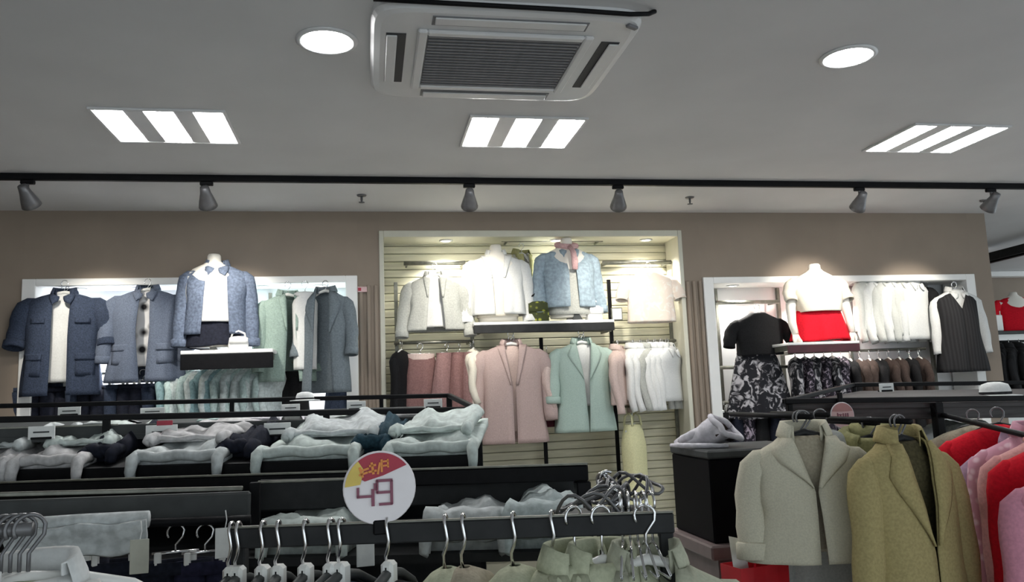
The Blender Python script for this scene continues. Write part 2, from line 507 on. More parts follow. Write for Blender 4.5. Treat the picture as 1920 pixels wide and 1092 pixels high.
class Shape:
    def __init__(g, sp):
        g.sp = sp
        s, L, h, d = sp['s'], sp['L'], sp['h'], sp['d']
        wst = sp['waist'] or (s * .93 + h * .0)
        if sp['straps']:
            g.rows = [(0, s * .62, d * .5), (.06, s * .75, d * .75), (.16, s * .85, d), (.40, wst, d * .95), (1.0 * L, h, d * 1.15)]
        else:
            nk_ = .3 if sp['collar'] == 'none' else 1
            g.rows = [(0, .055 * nk_, .035 * nk_), (.012, .075 * (.6 + .4 * nk_), .045 * (.6 + .4 * nk_)), (.030, s * .58, .050), (.055, s * .86, .055), (.085, s * .99, .060), (.2, s * .97, d * .92),
                      (max(.24, .5 * L), wst, d), (max(.26, L), h, d * 1.1)]
        g.e = 2.5

    def ab(g, z): return lerp(-z, g.rows)

    def pt(g, th, z, fold=True):
        a, b = g.ab(z); sp = g.sp; t = max(0, (-z - .1)) / sp['L']
        c, s_ = cos(th), sin(th); e = 2 / g.e
        x = a * math.copysign(abs(s_) ** e, s_); y = -b * math.copysign(abs(c) ** e, c)
        if fold:
            q = sp['fold'] * t
            f = 1 + q * (sin(sp['k'] * th + sp['seed']) + .6 * sin((sp['k'] * 2 - 3) * th + 2.1 * sp['seed'] + 5 * t) + .4 * sin(3 * th + 9 * t + sp['seed'])) * 1.6
            y *= f; x *= 1 + (f - 1) * .35
            x += sp['sway'] * t * t
        return Vector((x, y, z))

    def front(g, x, z, off=.008):
        a, b = g.ab(z); r = min(.98, abs(x) / a)
        y = -b * (1 - r ** g.e) ** (1 / g.e)
        return Vector((x, y - off, z))

    def gapat(g, z):
        gp = g.sp['gap']
        if gp is None: return 0
        t = min(1, -z / g.sp['L'])
        if len(gp) == 2: return gp[0] + (gp[1] - gp[0]) * t
        return gp[0] + (gp[1] - gp[0]) * t / .45 if t < .45 else gp[1] + (gp[2] - gp[1]) * (t - .45) / .55


def body_mesh(g):
    sp = g.sp; n, m = sp['n'], sp['rows']; b = MB(); rings = []
    zs = [0, -.012, -.03, -.055, -.085, -.12] if not sp['straps'] else [0, -.03, -.06]
    rest = m - len(zs)
    z0 = zs[-1]
    zs += [z0 + (-sp['L'] - z0) * (i + 1) / rest for i in range(rest)]
    for z in zs:
        ring = []
        gp = g.gapat(z); a, bb = g.ab(z)
        ga = math.asin(min(.92, gp / a) ** (g.e / 2)) if gp > 0 else 0
        for j in range(n if sp['gap'] is None else n + 1):
            th = (2 * pi * j / n) if sp['gap'] is None else ga + (2 * pi - 2 * ga) * j / n
            p = g.pt(th, z)
            if sp['ndrop'] and z > -.03: p.z -= sp['ndrop'] * max(0, cos(th)) * (1 + z / .03)
            ring.append(p)
        rings.append(ring)
    b.loft(rings, sp['gap'] is None)
    return b


def sleeve_mesh(g, sgn):
    sp = g.sp; s = sp['s']; sl = sp['sl']; spd = sp['sp']; r = sp['sr']
    N = 12 if sl > .3 else 6
    pts = [(sgn * s * .66, 0, -.068), (sgn * s * .86, 0, -.082), (sgn * s * .97, 0, -.105)]
    rs = [r * .45, r * .72, r * .92]
    for i in range(1, N + 1):
        u = i / N
        x = s * 1.0 + spd * (1 - (1 - u) ** 1.6) - .004
        y = .0 - .035 * u * u - .01 * sin(u * 6 + sp['seed'])
        z = -.105 - sl * u
        pts.append((sgn * x, y, z))
        rs.append(r * (1.0 - .22 * u) * (1 + .05 * sin(17 * u + sp['seed'] * 3)))
    return MB().tube(pts, rs, 14 if sp['n'] > 20 else 8, False, .8), pts, rs


def patch(g, x0, x1, z0, z1, off=.006, th=.005, nx=5, nz=4, skew=0.0):
    rows = []
    for j in range(nz + 1):
        z = z0 + (z1 - z0) * j / nz
        rows.append([g.front(x0 + (x1 - x0) * i / nx + skew * j / nz, z, off) for i in range(nx + 1)])
    b = MB().loft(rows, False)
    return b


def strip(g, inner, outer, off=.010):         # surface between two polylines in x,z that follows the front
    rows = []
    for (xa, za), (xb, zb) in zip(inner, outer):
        rows.append([g.front(xa + (xb - xa) * i / 4, za + (zb - za) * i / 4, off + .006 * sin(pi * i / 4)) for i in range(5)])
    return MB().loft(rows, False)


def make_garment(root, m, mi=None, **kw):
    """adds the parts of a hanging upper garment to root: body, sleeves, cuffs, collar, lapels, pockets, buttons"""
    sp = dict(DEF); sp.update(kw); mi = mi or m
    key = (m.name, mi.name, tuple(sorted((k, str(v)) for k, v in sp.items())))
    if key not in CACHE:
        g = Shape(sp); parts = []
        parts.append(('body', body_mesh(g).mesh('body', m, True), .005))
        if sp['sleeve'] != 'none':
            for sgn in (-1, 1):
                b, pts, rs = sleeve_mesh(g, sgn)
                parts.append(('sleeve', b.mesh('sleeve', m, True), .004))
                if sp['cuff']:
                    p, q = Vector(pts[-2]), Vector(pts[-1]); dd = (q - p).normalized()
                    parts.append(('cuff', MB().tube([q - dd * .05, q - dd * .045, q, q + dd * .004], [rs[-1] * 1.0, rs[-1] * 1.16, rs[-1] * 1.14, rs[-1] * .95], 14, False, .8).mesh('cuff', mi, True), .003))
        L = sp['L']; c = sp['collar']
        if c in ('lapel', 'shirt', 'stand', 'shawl'):
            rings = []
            hgt = {'lapel': .034, 'shirt': .032, 'stand': .045, 'shawl': .034}[c]
            for r_, z in ((1.0, -.012), (1.02, .01), (1.0, hgt), (1.12, hgt + .002), (1.30, hgt * .2), (1.36, -.008)):
                rings.append([(.062 * r_ * sin(th), -.046 * r_ * cos(th) + .004, z - .018 * max(0, cos(th))) for th in [R(42) + R(276) * j / 20 for j in range(21)]])
            parts.append(('collar', MB().loft(rings, False).mesh('collar', mi, True), .004))
        if c in ('lapel', 'shawl'):
            for sgn in (-1, 1):
                zb = -.48 * L if sp['gap'] is None else -.42 * L
                inn = []; out = []
                for i in range(9):
                    t = i / 8; z = -.012 + (zb + .012) * t
                    xi = max(.006, g.gapat(z)) if sp['gap'] else .055 * (1 - t) + .004
                    wd = (.035 + .05 * min(1, t / .38)) * (1 if t < .38 else (1 - (t - .38) / .62)) if c == 'lapel' else .06 * (1 - t * .8)
                    inn.append((sgn * xi, z)); out.append((sgn * (xi + max(.004, wd)), z + (.015 if c == 'lapel' and .2 < t < .5 else 0)))
                parts.append(('lapel', strip(g, inn, out).mesh('lapel', mi, True), .005))
        if c == 'shirt':
            for sgn in (-1, 1):
                parts.append(('collar_point', strip(g, [(sgn * .012, -.035), (sgn * .012, -.05), (sgn * .02, -.07), (sgn * .05, -.085)], [(sgn * .07, -.012), (sgn * .08, -.028), (sgn * .075, -.05), (sgn * .055, -.09)], .012).mesh('collar_point', mi, True), .004))
        if c == 'crew':
            parts.append(('neckband', MB().tube([(.066 * sin(th), -.046 * cos(th), -.008 - (.02 + sp['ndrop']) * max(0, cos(th))) for th in [2 * pi * j / 20 for j in range(21)]], .009, 6).mesh('neckband', mi, True), 0))
        if c == 'hood':
            rg = []
            for i in range(9):
                u = i / 8; w_ = .11 * sin(pi * (.12 + .8 * u)) + .01
                rg.append([(w_ * 1.1 * cos(th), .035 + .065 * sin(pi * u) + w_ * .55 * sin(th), .03 - .20 * u + .02 * cos(th * 2)) for th in [2 * pi * j / 16 for j in range(16)]])
            parts.append(('hood', MB().loft(rg, True, True, True).mesh('hood', m, True), 0))
            rg = []
            for r_, z in ((.8, -.03), (1.15, .0), (1.35, .035), (1.6, .02), (1.75, -.03)):
                rg.append([(.062 * r_ * sin(th), -.046 * r_ * cos(th), z - .03 * max(0, cos(th))) for th in [R(25) + R(310) * j / 22 for j in range(23)]])
            parts.append(('hood_edge', MB().loft(rg, False).mesh('hood_edge', m, True), .006))
        for i in range(sp['pockets']):
            for sgn in (-1, 1):
                zt = (-.60 * L, -.26 * L)[i]; wq = (.12, .09)[i]; xq = sp['s'] * (.32, .28)[i] + (g.gapat(zt) * .5)
                b = patch(g, sgn * xq, sgn * (xq + wq), zt, zt - (.045, .035)[i], .012)
                parts.append(('pocket_flap', b.mesh('pocket_flap', m, True), .006))
                if i == 0:
                    parts.append(('pocket', patch(g, sgn * (xq + .005), sgn * (xq + wq - .005), zt - .01, zt - .15 * min(1, L / .7), .007).mesh('pocket', m, True), .003))
        for i in range(sp['buttons']):
            z = -.16 - (L * .62 - .16) * i / max(1, sp['buttons'] - 1)
            p = g.front((g.gapat(z) + .018) if sp['gap'] else .012, z, .010)
            parts.append(('button', MB().loft([[(p.x + r_ * cos(t_), p.y + yy, p.z + r_ * sin(t_)) for t_ in [2 * pi * q / 10 for q in range(10)]] for r_, yy in ((.011, .004), (.011, -.002), (.008, -.004))], True, True, True).mesh('button', M_button), 0))
        if sp['straps']:
            for sgn in (-1, 1):
                x = sgn * sp['s'] * .5
                parts.append(('strap', MB().tube([(x, -sp['d'] * .55, -.01), (x * .85, -.03, .06), (x * .7, 0, .085), (x * .85, .03, .06), (x, sp['d'] * .5, -.01)], .013, 6, True, .5).mesh('strap', m, True), 0))
        if sp['belt']:
            zw = -.5 * L
            parts.append(('belt', MB().loft([[g.pt(2 * pi * j / 30, z) * 1.0 + Vector((0, 0, 0)) for j in range(30)] for z in (zw + .02, zw - .02)]).mesh('belt', mi, True), .012))
        CACHE[key] = parts
    for nm, me, so in CACHE[key]:
        put(nm, me, root, so)
    return root


HC = {}


def hanger(loc, rz, label, group, m=None, hm=None, w=.19, neck=.085):  # m bar, hm hook
    """hook centre on the rail at loc; shoulders hang below"""
    m = m or M_hangw; hm = hm or M_chrome
    key = (m.name, hm.name, w, neck)
    if key not in HC:
        pts = [(-.022 * cos(a) * 1.0, 0, .022 * sin(a) - .008) for a in [R(-35 + 20 * i) for i in range(0, 11)]]
        pts += [(.020, 0, -.018), (.008, 0, -.034), (0, 0, -.045), (0, 0, -neck)]
        hk = MB().tube(pts, .0032, 6).mesh('hook', hm, True)
        arms = [(-w, 0, -neck - .055), (-w * .8, 0, -neck - .032), (-w * .4, 0, -neck - .008), (0, 0, -neck + .002), (w * .4, 0, -neck - .008), (w * .8, 0, -neck - .032), (w, 0, -neck - .055)]
        ar = MB().tube(arms, [.008, .010, .010, .012, .010, .010, .008], 8).mesh('shoulder_bar', m, True)
        HC[key] = (hk, ar)
    t = thing('clothes_hanger', label, 'hanger', loc, rz, group)
    put('hook', HC[key][0], t); put('shoulder_bar', HC[key][1], t)
    return t


def hang(name, label, cat, m, loc, rz=0, group=None, hang_label=None, hgroup=None, neck=.085, hm=None, hw=None, mi=None, hk=None, **kw):
    """a garment whose hanger hook sits at loc (on a rail)"""
    t = thing(name, label, cat, (loc[0], loc[1], loc[2] - neck), rz, group)
    make_garment(t, m, mi, **kw)
    sp = dict(DEF); sp.update(kw)
    hanger(loc, rz, hang_label or 'hanger holding the ' + ' '.join(label.split()[:13]), hgroup or 'clothes hangers', m=hm, hm=hk, w=hw or max(.04, min(sp['s'] * .62, .15)), neck=neck)
    return t


def top_at(px, py, Y, neck=.085):             # rail point for a garment whose neck shows at this picture point
    p = P(px, py, Y); return (p.x, p.y, p.z + neck)


def rail(name, label, p, q, r=.012, m=None, brackets=None, cat='rail', group='hanging rails'):
    t = thing(name, label, cat, p, 0, group)
    p = Vector(p); q = Vector(q)
    MB().tube([(0, 0, 0), q - p], r, 10).build('bar', m or M_steel, t, True)
    for b in brackets or ():
        v = p + (q - p) * b
        MB().beam((v.x - p.x, v.y - p.y, v.z - p.z), (v.x - p.x, BACK - .035 - p.y, v.z - p.z), .014, .03, .002).build('bracket', m or M_steel, t)
    return t


def skirt(root, m, L=.42, w=.15, h=.24, d=.07, k=9, pleat=.12, seed=0, band=True, mi=None):
    rings = []
    for i in range(15):
        t = i / 14
        a = w + (h - w) * t ** .8; b = d * (.75 + .5 * t)
        rg = []
        for j in range(54):
            th = 2 * pi * j / 54
            f = 1 + pleat * t * (sin(k * th + seed) + .4 * sin((2 * k + 1) * th + 2 * seed))
            rg.append((a * sin(th) * (1 + (f - 1) * .4), -b * cos(th) * f, -L * t + .006 * sin(3 * th)))
        rings.append(rg)
    MB().loft(rings).build('body', m, root, True, .004)
    if band:
        MB().loft([[((w + .004) * sin(2 * pi * j / 30), -(d * .75 + .005) * cos(2 * pi * j / 30), z) for j in range(30)] for z in (.012, .01, -.03, -.032)]).build('waistband', mi or m, root, True, .003)


ORD = ['leftmost', 'second from the left', 'third from the left', 'fourth from the left', 'fifth from the left', 'sixth from the left', 'seventh from the left', 'eighth from the left', 'ninth from the left', 'tenth from the left', 'eleventh from the left', 'twelfth from the left', 'thirteenth from the left', 'fourteenth from the left', 'fifteenth from the left', 'rightmost']

# colours
C_navy = cloth('navy_denim', (.034, .046, .076), amt=.45, scale=60)
C_greyblue = cloth('grey_blue_denim', (.12, .145, .20), amt=.35, scale=70)
C_blueden = cloth('mid_denim', (.12, .15, .215), amt=.45, scale=30)
C_paleden = cloth('pale_denim', (.46, .52, .52), amt=.3, scale=25)
C_teal = cloth('teal_denim', (.20, .31, .33), amt=.35, scale=30)
C_teal2 = cloth('pale_teal_denim', (.38, .48, .47), amt=.3, scale=30)
C_white = cloth('white_cotton', (.66, .67, .66), amt=.08)
C_cream = cloth('cream_cotton', (.66, .62, .53), amt=.06)
C_mint = cloth('mint_knit', (.25, .33, .295), amt=.2)
C_greyteal = cloth('grey_teal_wool', (.15, .18, .20), amt=.25)
C_black = cloth('black_cloth', (.010, .010, .011), amt=.3)
C_charc = cloth('charcoal_pinafore', (.024, .024, .026), amt=.3, kind='stripe', scale=12)
C_red = cloth('red_cloth', (.60, .008, .022), amt=.2)
C_pinkcoat = cloth('dusty_pink_tweed', (.42, .32, .30), amt=.18, scale=90)
C_mintcoat = cloth('mint_tweed', (.36, .46, .41), amt=.15, scale=90)
C_palepink = cloth('pale_pink', (.56, .44, .40), amt=.12)
C_rose = cloth('dusty_rose', (.20, .11, .105), amt=.25)
C_rose2 = cloth('mauve_rose', (.245, .145, .14), amt=.25)
C_peach = cloth('peach_floral', (.80, .76, .70), kind='blotch', col2=(.76, .66, .58), scale=16)
C_greywhite = cloth('grey_white_linen', (.42, .43, .40), amt=.18)
C_lightblue = cloth('light_blue_denim', (.30, .38, .44), amt=.28, scale=20)
C_pinkscarf = cloth('pink_scarf', (.62, .40, .40), amt=.2)
C_green = cloth('green_print', (.06, .07, .03), kind='floral', col2=(.45, .48, .08), scale=26)
C_yellow = cloth('pale_yellow', (.66, .64, .38), amt=.12)
C_floral = cloth('black_floral', (.50, .48, .50), kind='blotch', col2=(.02, .02, .024), scale=16)
C_floral2 = cloth('mauve_floral', (.36, .30, .36), kind='blotch', col2=(.02, .017, .024), scale=24)
C_brown = cloth('dark_brown', (.05, .035, .03), amt=.3)
C_beige = cloth('beige_wool', (.56, .53, .42), amt=.12, scale=90)
C_olive = cloth('olive_wool', (.36, .30, .14), amt=.2, scale=60)
C_olive2 = cloth('olive_lining', (.30, .29, .14), amt=.25, scale=40)
C_pink = cloth('pink_wool', (.62, .27, .36), amt=.15)
C_mauve = cloth('mauve_wool', (.38, .25, .34), amt=.15)
C_pinkplaid = cloth('pink_check', (.60, .30, .38), kind='floral', col2=(.78, .55, .62), scale=30)
C_coral = cloth('coral_pink', (.66, .34, .33), amt=.15)
C_sage = cloth('sage_wool', (.44, .46, .33), amt=.15, scale=60)
C_tan = cloth('tan_wool', (.36, .32, .24), amt=.18, scale=60)
C_lilac = cloth('pale_lilac', (.62, .60, .64), amt=.25, scale=20)
C_dnavy = cloth('dark_navy', (.012, .014, .024), amt=.4, scale=30)
C_greyden = cloth('grey_folded_denim', (.52, .55, .55), amt=.35, scale=16)
C_greyden2 = cloth('grey_mauve_folded_denim', (.54, .53, .53), amt=.35, scale=16)
C_mintden = cloth('mint_folded_denim', (.56, .62, .59), amt=.3, scale=16)


def mannequin(loc, rz, label, arms=True, hip=.62, neckh=.07):
    """headless torso; loc = base on its shelf, hip = height of the shoulders' neck base over the shelf"""
    t = thing('mannequin', label, 'mannequin', loc, rz, 'headless display mannequins')
    zn = hip
    rows = [(zn + neckh, .036, .036), (zn + neckh - .012, .044, .044), (zn + .02, .046, .046), (zn - .0, .07, .05), (zn - .035, .14, .065), (zn - .08, .175, .078),
            (zn - .16, .165, .095), (zn - .25, .145, .10), (zn - .36, .118, .085), (zn - .46, .145, .10), (zn - .54, .155, .105), (.03, .15, .10)]
    MB().loft([[(a * sin(2 * pi * j / 28), -b * cos(2 * pi * j / 28), z) for j in range(28)] for z, a, b in rows], True, True, True).build('torso', M_manq, t, True)
    MB().lathe([(.001, .0), (.10, .0), (.10, .010), (.03, .014), (.02, .03), (.001, .03)], 24).build('stand', M_white, t, True)
    if arms:
        for s in (-1, 1):
            pts = [(s * .165, 0, zn - .075), (s * .205, 0, zn - .16), (s * .225, -.005, zn - .28), (s * .235, -.03, zn - .40), (s * .23, -.06, zn - .49)]
            a = MB().tube(pts, [.048, .043, .038, .031, .025], 12).build('arm', M_manq, t, True)
            h = MB()
            q = Vector(pts[-1])
            h.tube([q, q + Vector((0, -.012, -.035)), q + Vector((0, -.02, -.075))], [.024, .034, .028], 10, True, .5)
            for i in range(4):
                o = q + Vector((0, -.045 + i * .017, -.07))
                h.tube([o, o + Vector((-s * .006, -.006, -.035)), o + Vector((-s * .016, -.008, -.062 - .006 * (i in (1, 2)))), ], [.0085, .0075, .006], 6)
            o = q + Vector((0, -.04, -.03)); h.tube([o, o + Vector((-s * .01, -.025, -.022)), o + Vector((-s * .014, -.032, -.048))], [.009, .008, .006], 6)
            h.build('hand', M_manq, a, True)
    return t


def worn(name, label, cat, m, loc, rz, z, group=None, mi=None, **kw):
    t = thing(name, label, cat, (loc[0], loc[1], loc[2] + z), rz, group)
    make_garment(t, m, mi, **kw)
    return t


def shelf(label, px0, px1, py, Yf, depth, th=.03, m=None, lip=None, lh=.058):
    a = P(px0, py, Yf); b = P(px1, py, Yf); z = (P((px0 + px1) / 2, py, Yf)).z
    t = thing('wall_shelf', label, 'shelf', ((a.x + b.x) / 2, Yf + depth / 2, z), 0, 'shelves in the niches')
    MB().box((0, 0, -th / 2), (b.x - a.x, depth, th), 0, .004).build('board', m or M_white, t)
    if lip:
        MB().box((0, -depth / 2 + .012, -th - lh / 2 - .001), (b.x - a.x, .02, lh), 0, .003).build('front_apron', lip, t)
    for s in (-1, 1):
        MB().box((s * (b.x - a.x) * .46, 0, -th - .02), (.015, depth * .9, .04), 0, .003).build('bracket', M_steel, t)
    return t, Vector(((a.x + b.x) / 2, Yf + depth / 2, z))


# ================================================================== LEFT NICHE
rail('hanging_rail', 'short dark hanging rail at the top left of the left niche', P(65, 529, 6.0), P(212, 529, 6.0), .013, M_steel, (.1, .9))
rail('hanging_rail', 'short dark hanging rail over the grey-blue duster coat', P(218, 530, 6.0), P(345, 531, 6.0), .013, M_steel, (.1, .9))
rail('hanging_rail', 'short dark hanging rail at the right of the left niche', P(510, 530, 6.0), P(650, 531, 6.0), .013, M_steel, (.1, .9))
hang('denim_coat', 'long navy denim coat hanging open at the far left of the left niche', 'coat', C_navy, top_at(121, 549, 5.86, .07), R(4), 'denim coats in the left niche', neck=.07,
     s=.235, L=.70, h=.245, d=.09, gap=(.055, .05, .055), sl=.27, sp=.055, sr=.072, cuff=True, pockets=2, seed=1, collar='shirt')
hang('white_camisole', 'white top layered inside the navy denim coat', 'top', C_white, top_at(122, 553, 5.90, .06), R(4), 'white tops under the denim coats', neck=.06,
     s=.15, L=.60, h=.13, d=.05, sleeve='none', collar='crew', seed=2)
hang('denim_coat', 'belted grey-blue denim duster coat beside the denim mannequin', 'coat', C_greyblue, top_at(277, 543, 5.86, .06), R(-3), 'denim coats in the left niche', neck=.06,
     s=.225, L=.64, h=.26, d=.09, gap=(.03, .045, .02), sl=.40, sp=.05, sr=.066, cuff=True, pockets=1, seed=4, collar='shirt', fold=.07)
hang('printed_camisole', 'black and white printed top inside the grey-blue duster coat', 'top', cloth('bw_print', (.62, .62, .62), kind='floral', col2=(.01, .01, .012), scale=10), top_at(278, 548, 5.90, .06), R(-3), neck=.06,
     s=.14, L=.52, h=.14, d=.05, sleeve='none', collar='crew', seed=3)
hang('green_cardigan', 'pale green cardigan hanging open at the right of the left niche', 'cardigan', C_mint, top_at(540, 553, 5.86, .08), R(22), neck=.08,
     s=.19, L=.62, h=.20, d=.08, gap=(.03, .03, .05), sl=.45, sp=.03, sr=.055, seed=6, collar='shawl')
hang('white_camisole', 'long white top between the green cardigan and the grey-teal coat', 'top', C_white, top_at(572, 549, 5.84, .07), R(0), neck=.07, s=.085, L=.55, h=.075, d=.05, sleeve='none', collar='crew', seed=5)
hang('long_coat', 'long grey-teal coat with turned cuffs at the right end of the left niche', 'coat', C_greyteal, top_at(610, 546, 5.79, .06), R(-20), neck=.06,
     s=.165, L=.72, h=.17, d=.075, gap=(.05, .06, .08), sl=.36, sp=.045, sr=.055, cuff=True, seed=8, collar='lapel')
sh, c = shelf('white shelf with a dark front under the denim mannequin', 338, 512, 656, 5.52, .55, .025, M_white, M_black, .10)
m0 = P(400, 656, 5.70)
mz = c.z
mannequin((m0.x, 5.70, mz + .001), R(6), 'headless white mannequin in the open denim jacket on the left shelf', False, .60)
worn('denim_jacket', 'mottled denim jacket worn open by the mannequin in the left niche', 'jacket', C_blueden, (m0.x + .02, 5.70, mz), R(6), .60,
     s=.200, L=.49, h=.205, d=.125, gap=(.06, .075, .09), sl=.46, sp=.035, sr=.058, cuff=True, collar='shirt', pockets=0, buttons=0, seed=3, fold=.06)
worn('white_tee', 'plain white tee on the mannequin in the denim jacket', 'top', C_white, (m0.x, 5.70, mz), R(6), .595,
     s=.185, L=.40, h=.155, d=.108, sleeve='none', collar='crew', seed=2, fold=.02)
t = thing('dark_shorts', 'dark patterned shorts on the mannequin in the denim jacket', 'shorts', (m0.x, 5.70, mz + .22), R(6))
skirt(t, C_dnavy, .19, .158, .18, .125, 5, .04)
# white bag by the mannequin's hip
p = P(452, 640, 5.78)


def handbag(name, label, loc, rz, m, w, h, d, cat='bag', hm=None, handle=True):
    t = thing(name, label, cat, loc, rz)
    rings = []
    for z, s_ in ((0, .9), (.01, 1), (h * .5, 1.0), (h * .9, .9), (h, .8)):
        rings.append([(w / 2 * s_ * math.copysign(abs(cos(a)) ** .4, cos(a)), d / 2 * s_ * math.copysign(abs(sin(a)) ** .5, sin(a)), z + .006 * sin(3 * a)) for a in [2 * pi * j / 24 for j in range(24)]])
    MB().loft(rings, True, True, True).build('body', m, t, True)
    MB().loft([[(w / 2 * x * .9, -d / 2 * 1.03 - .004 * cos(x * 1.5), z) for x in (-1, -.5, 0, .5, 1)] for z in (h * .93, h * .7, h * .5)], False).build('flap', m, t, True, .004)
    if handle:
        MB().tube([(-w * .35, 0, h * .95), (-w * .3, 0, h * 1.3), (0, 0, h * 1.5), (w * .3, 0, h * 1.3), (w * .35, 0, h * .95)], .007, 8).build('handle', hm or m, t, True)
    return t


handbag('white_handbag', 'small white handbag beside the denim mannequin', (P(447, 650, 5.60).x, 5.60, mz + .001), R(10), M_white, .13, .085, .07)
# row of pale denim shirts below that shelf
ra, rb_ = P(318, 690, 5.98), P(525, 687, 5.98)
zr = (ra.z + rb_.z) / 2 + .035
rail('hanging_rail', 'hanging rail under the left shelf carrying the pale denim row', (ra.x - .03, 5.98, zr), (rb_.x + .03, 5.98, zr), .012, M_steel, (.02, .98))
N = 16
for i in range(N):
    x = ra.x + .02 + (rb_.x - ra.x - .04) * i / (N - 1)
    m = (C_teal, C_teal2, C_paleden)[(i * 7 + i // 3) % 3] if i < 8 else (C_teal2, C_paleden)[i % 2]
    hang('denim_shirt', '%s denim shirt, %s in the pale row below the left shelf' % (m.name.split('_')[1], ORD[i]), 'shirt', m, (x, 5.93, zr), R(76 - i * 1.2 + 6 * sin(i * 2.3)), 'pale denim shirts in a row',
         'hanger of the denim shirt %s in the pale row' % ORD[i], 'hangers of the pale denim row', neck=.05, s=.165, L=.40 + .01 * sin(i), h=.19, d=.035, sl=.3, sp=.0, sr=.034, n=18, rows=11, collar='none', seed=i % 4)
# dark trousers on the lowest rail
def trousers(root, m, L=.6, w=.075, seed=0):
    b = MB()
    MB().loft([[(w * 1.02 * sin(a), -.03 * cos(a), z) for a in [2 * pi * j / 16 for j in range(16)]] for z in (0, -.035)]).build('waistband', m, root, True, .003)
    for s in (-1, 1):
        rg = []
        for i in range(9):
            u = i / 8
            rg.append([(s * w * .5 + w * .54 * (1 - .25 * u) * sin(a), -.032 * cos(a) + .01 * sin(5 * u + seed), -.03 - (L - .03) * u) for a in [2 * pi * j / 14 for j in range(14)]])
        MB().loft(rg).build('trouser_leg', m, root, True, .003)


pz = P(180, 700, 5.95)
rail('hanging_rail', 'low hanging rail carrying the dark trousers in the left niche', (lb[0] + .1, 5.98, pz.z), (P(305, 700, 5.98).x, 5.98, pz.z), .012, M_steel, (.02, .98))


def clip_hanger(loc, rz, label, group, w=.14):
    t = thing('clip_hanger', label, 'hanger', loc, rz, group)
    key = ('clip', w)
    if key not in HC:
        pts = [(-.022 * cos(a), 0, .022 * sin(a) - .008) for a in [R(-35 + 20 * i) for i in range(0, 11)]] + [(.018, 0, -.02), (0, 0, -.04), (0, 0, -.06)]
        HC[key] = (MB().tube(pts, .003, 6).mesh('hook', M_chrome, True), MB().tube([(-w / 2, 0, -.06), (w / 2, 0, -.06)], .004, 6).mesh('clip_bar', M_chrome, True),
                   MB().box((-w / 2 + .015, 0, -.075), (.018, .016, .035), 0, .003).mesh('clip', M_hangw), MB().box((w / 2 - .015, 0, -.075), (.018, .016, .035), 0, .003).mesh('clip', M_hangw))
    for nm, me in zip(('hook', 'clip_bar', 'clip', 'clip'), HC[key]): put(nm, me, t)


for i, px in enumerate((52, 78, 104, 150, 172, 196, 222, 246, 268, 290)):
    x = P(px, 720, 5.93).x
    t = thing('dark_trousers', 'dark navy trousers below the denim coats, %s in the left niche' % ORD[i], 'trousers', (x, 5.93, pz.z - .085), R(30 + 12 * sin(i * 3)), 'dark trousers in the left niche')
    trousers(t, C_dnavy if i % 3 else C_navy, .5, .085, i)
    clip_hanger((x, 5.93, pz.z), R(30 + 12 * sin(i * 3)), 'clip hanger of the dark trousers %s in the left niche' % ORD[i], 'clip hangers of the dark trousers')
for i, px in enumerate((528, 548, 640)):
    x = P(px, 720, 5.96).x
    t = thing('dark_skirt', ('black skirt hanging below the green cardigan', 'black skirt below the white top in the left niche', 'dark skirt below the long grey-teal coat')[i], 'skirt', (x, 5.97, P(540, 700, 5.97).z), R(10), None)
    skirt(t, C_black if i < 2 else C_navy, .42, .09, .13, .05, 7, .1, i)
    clip_hanger((x, 5.97, P(540, 700, 5.97).z + .075), R(10), ('clip hanger of the black skirt below the green cardigan', 'clip hanger of the black skirt below the white top', 'clip hanger of the dark skirt below the grey-teal coat')[i], 'clip hangers of the dark skirts')
pq = P(540, 700, 5.97)
rail('hanging_rail', 'low hanging rail at the right of the left niche carrying dark skirts', (P(512, 700, 5.97).x, 5.97, pq.z + .075), (P(652, 700, 5.97).x, 5.97, pq.z + .075), .011, M_steel, (.03, .97))


def cap_hat(name, label, loc, m, r=.085, rz=0):
    t = thing(name, label, 'hat', loc, rz)
    MB().lathe([(r * 1.7, .0), (r * 1.68, .07 * r), (r * 1.05, .14 * r), (r, .5 * r), (r * .85, .85 * r), (r * .4, 1.0 * r), (.001, 1.02 * r)], 28, sy=.9).build('crown_and_brim', m, t, True)
    MB().lathe([(r * 1.05, .16 * r), (r * 1.055, .34 * r), (r * 1.01, .34 * r)], 28, sy=.9).build('hat_band', C_charc, t, True)
    return t


# small round tags on the pillars
def wall_tag(px, py, label, red):
    p = P(px, py, WY - .02)
    t = thing('pillar_tag', label, 'tag', (p.x, WY - .022, p.z), 0, 'small pinkish tags on the wall')
    MB().box((0, 0, 0), (.07, .008, .04), 0, .003).build('card', M_signpink, t)
    MB().box((-.018, -.006, 0), (.022, .004, .022), 0, .001).build('red_mark', M_signred, t)
    MB().box((0, .012, .0), (.02, .016, .02), 0, .002).build('peg', M_white, t)


wall_tag(679, 543, 'small pinkish tag on the pillar beside the left niche', True)

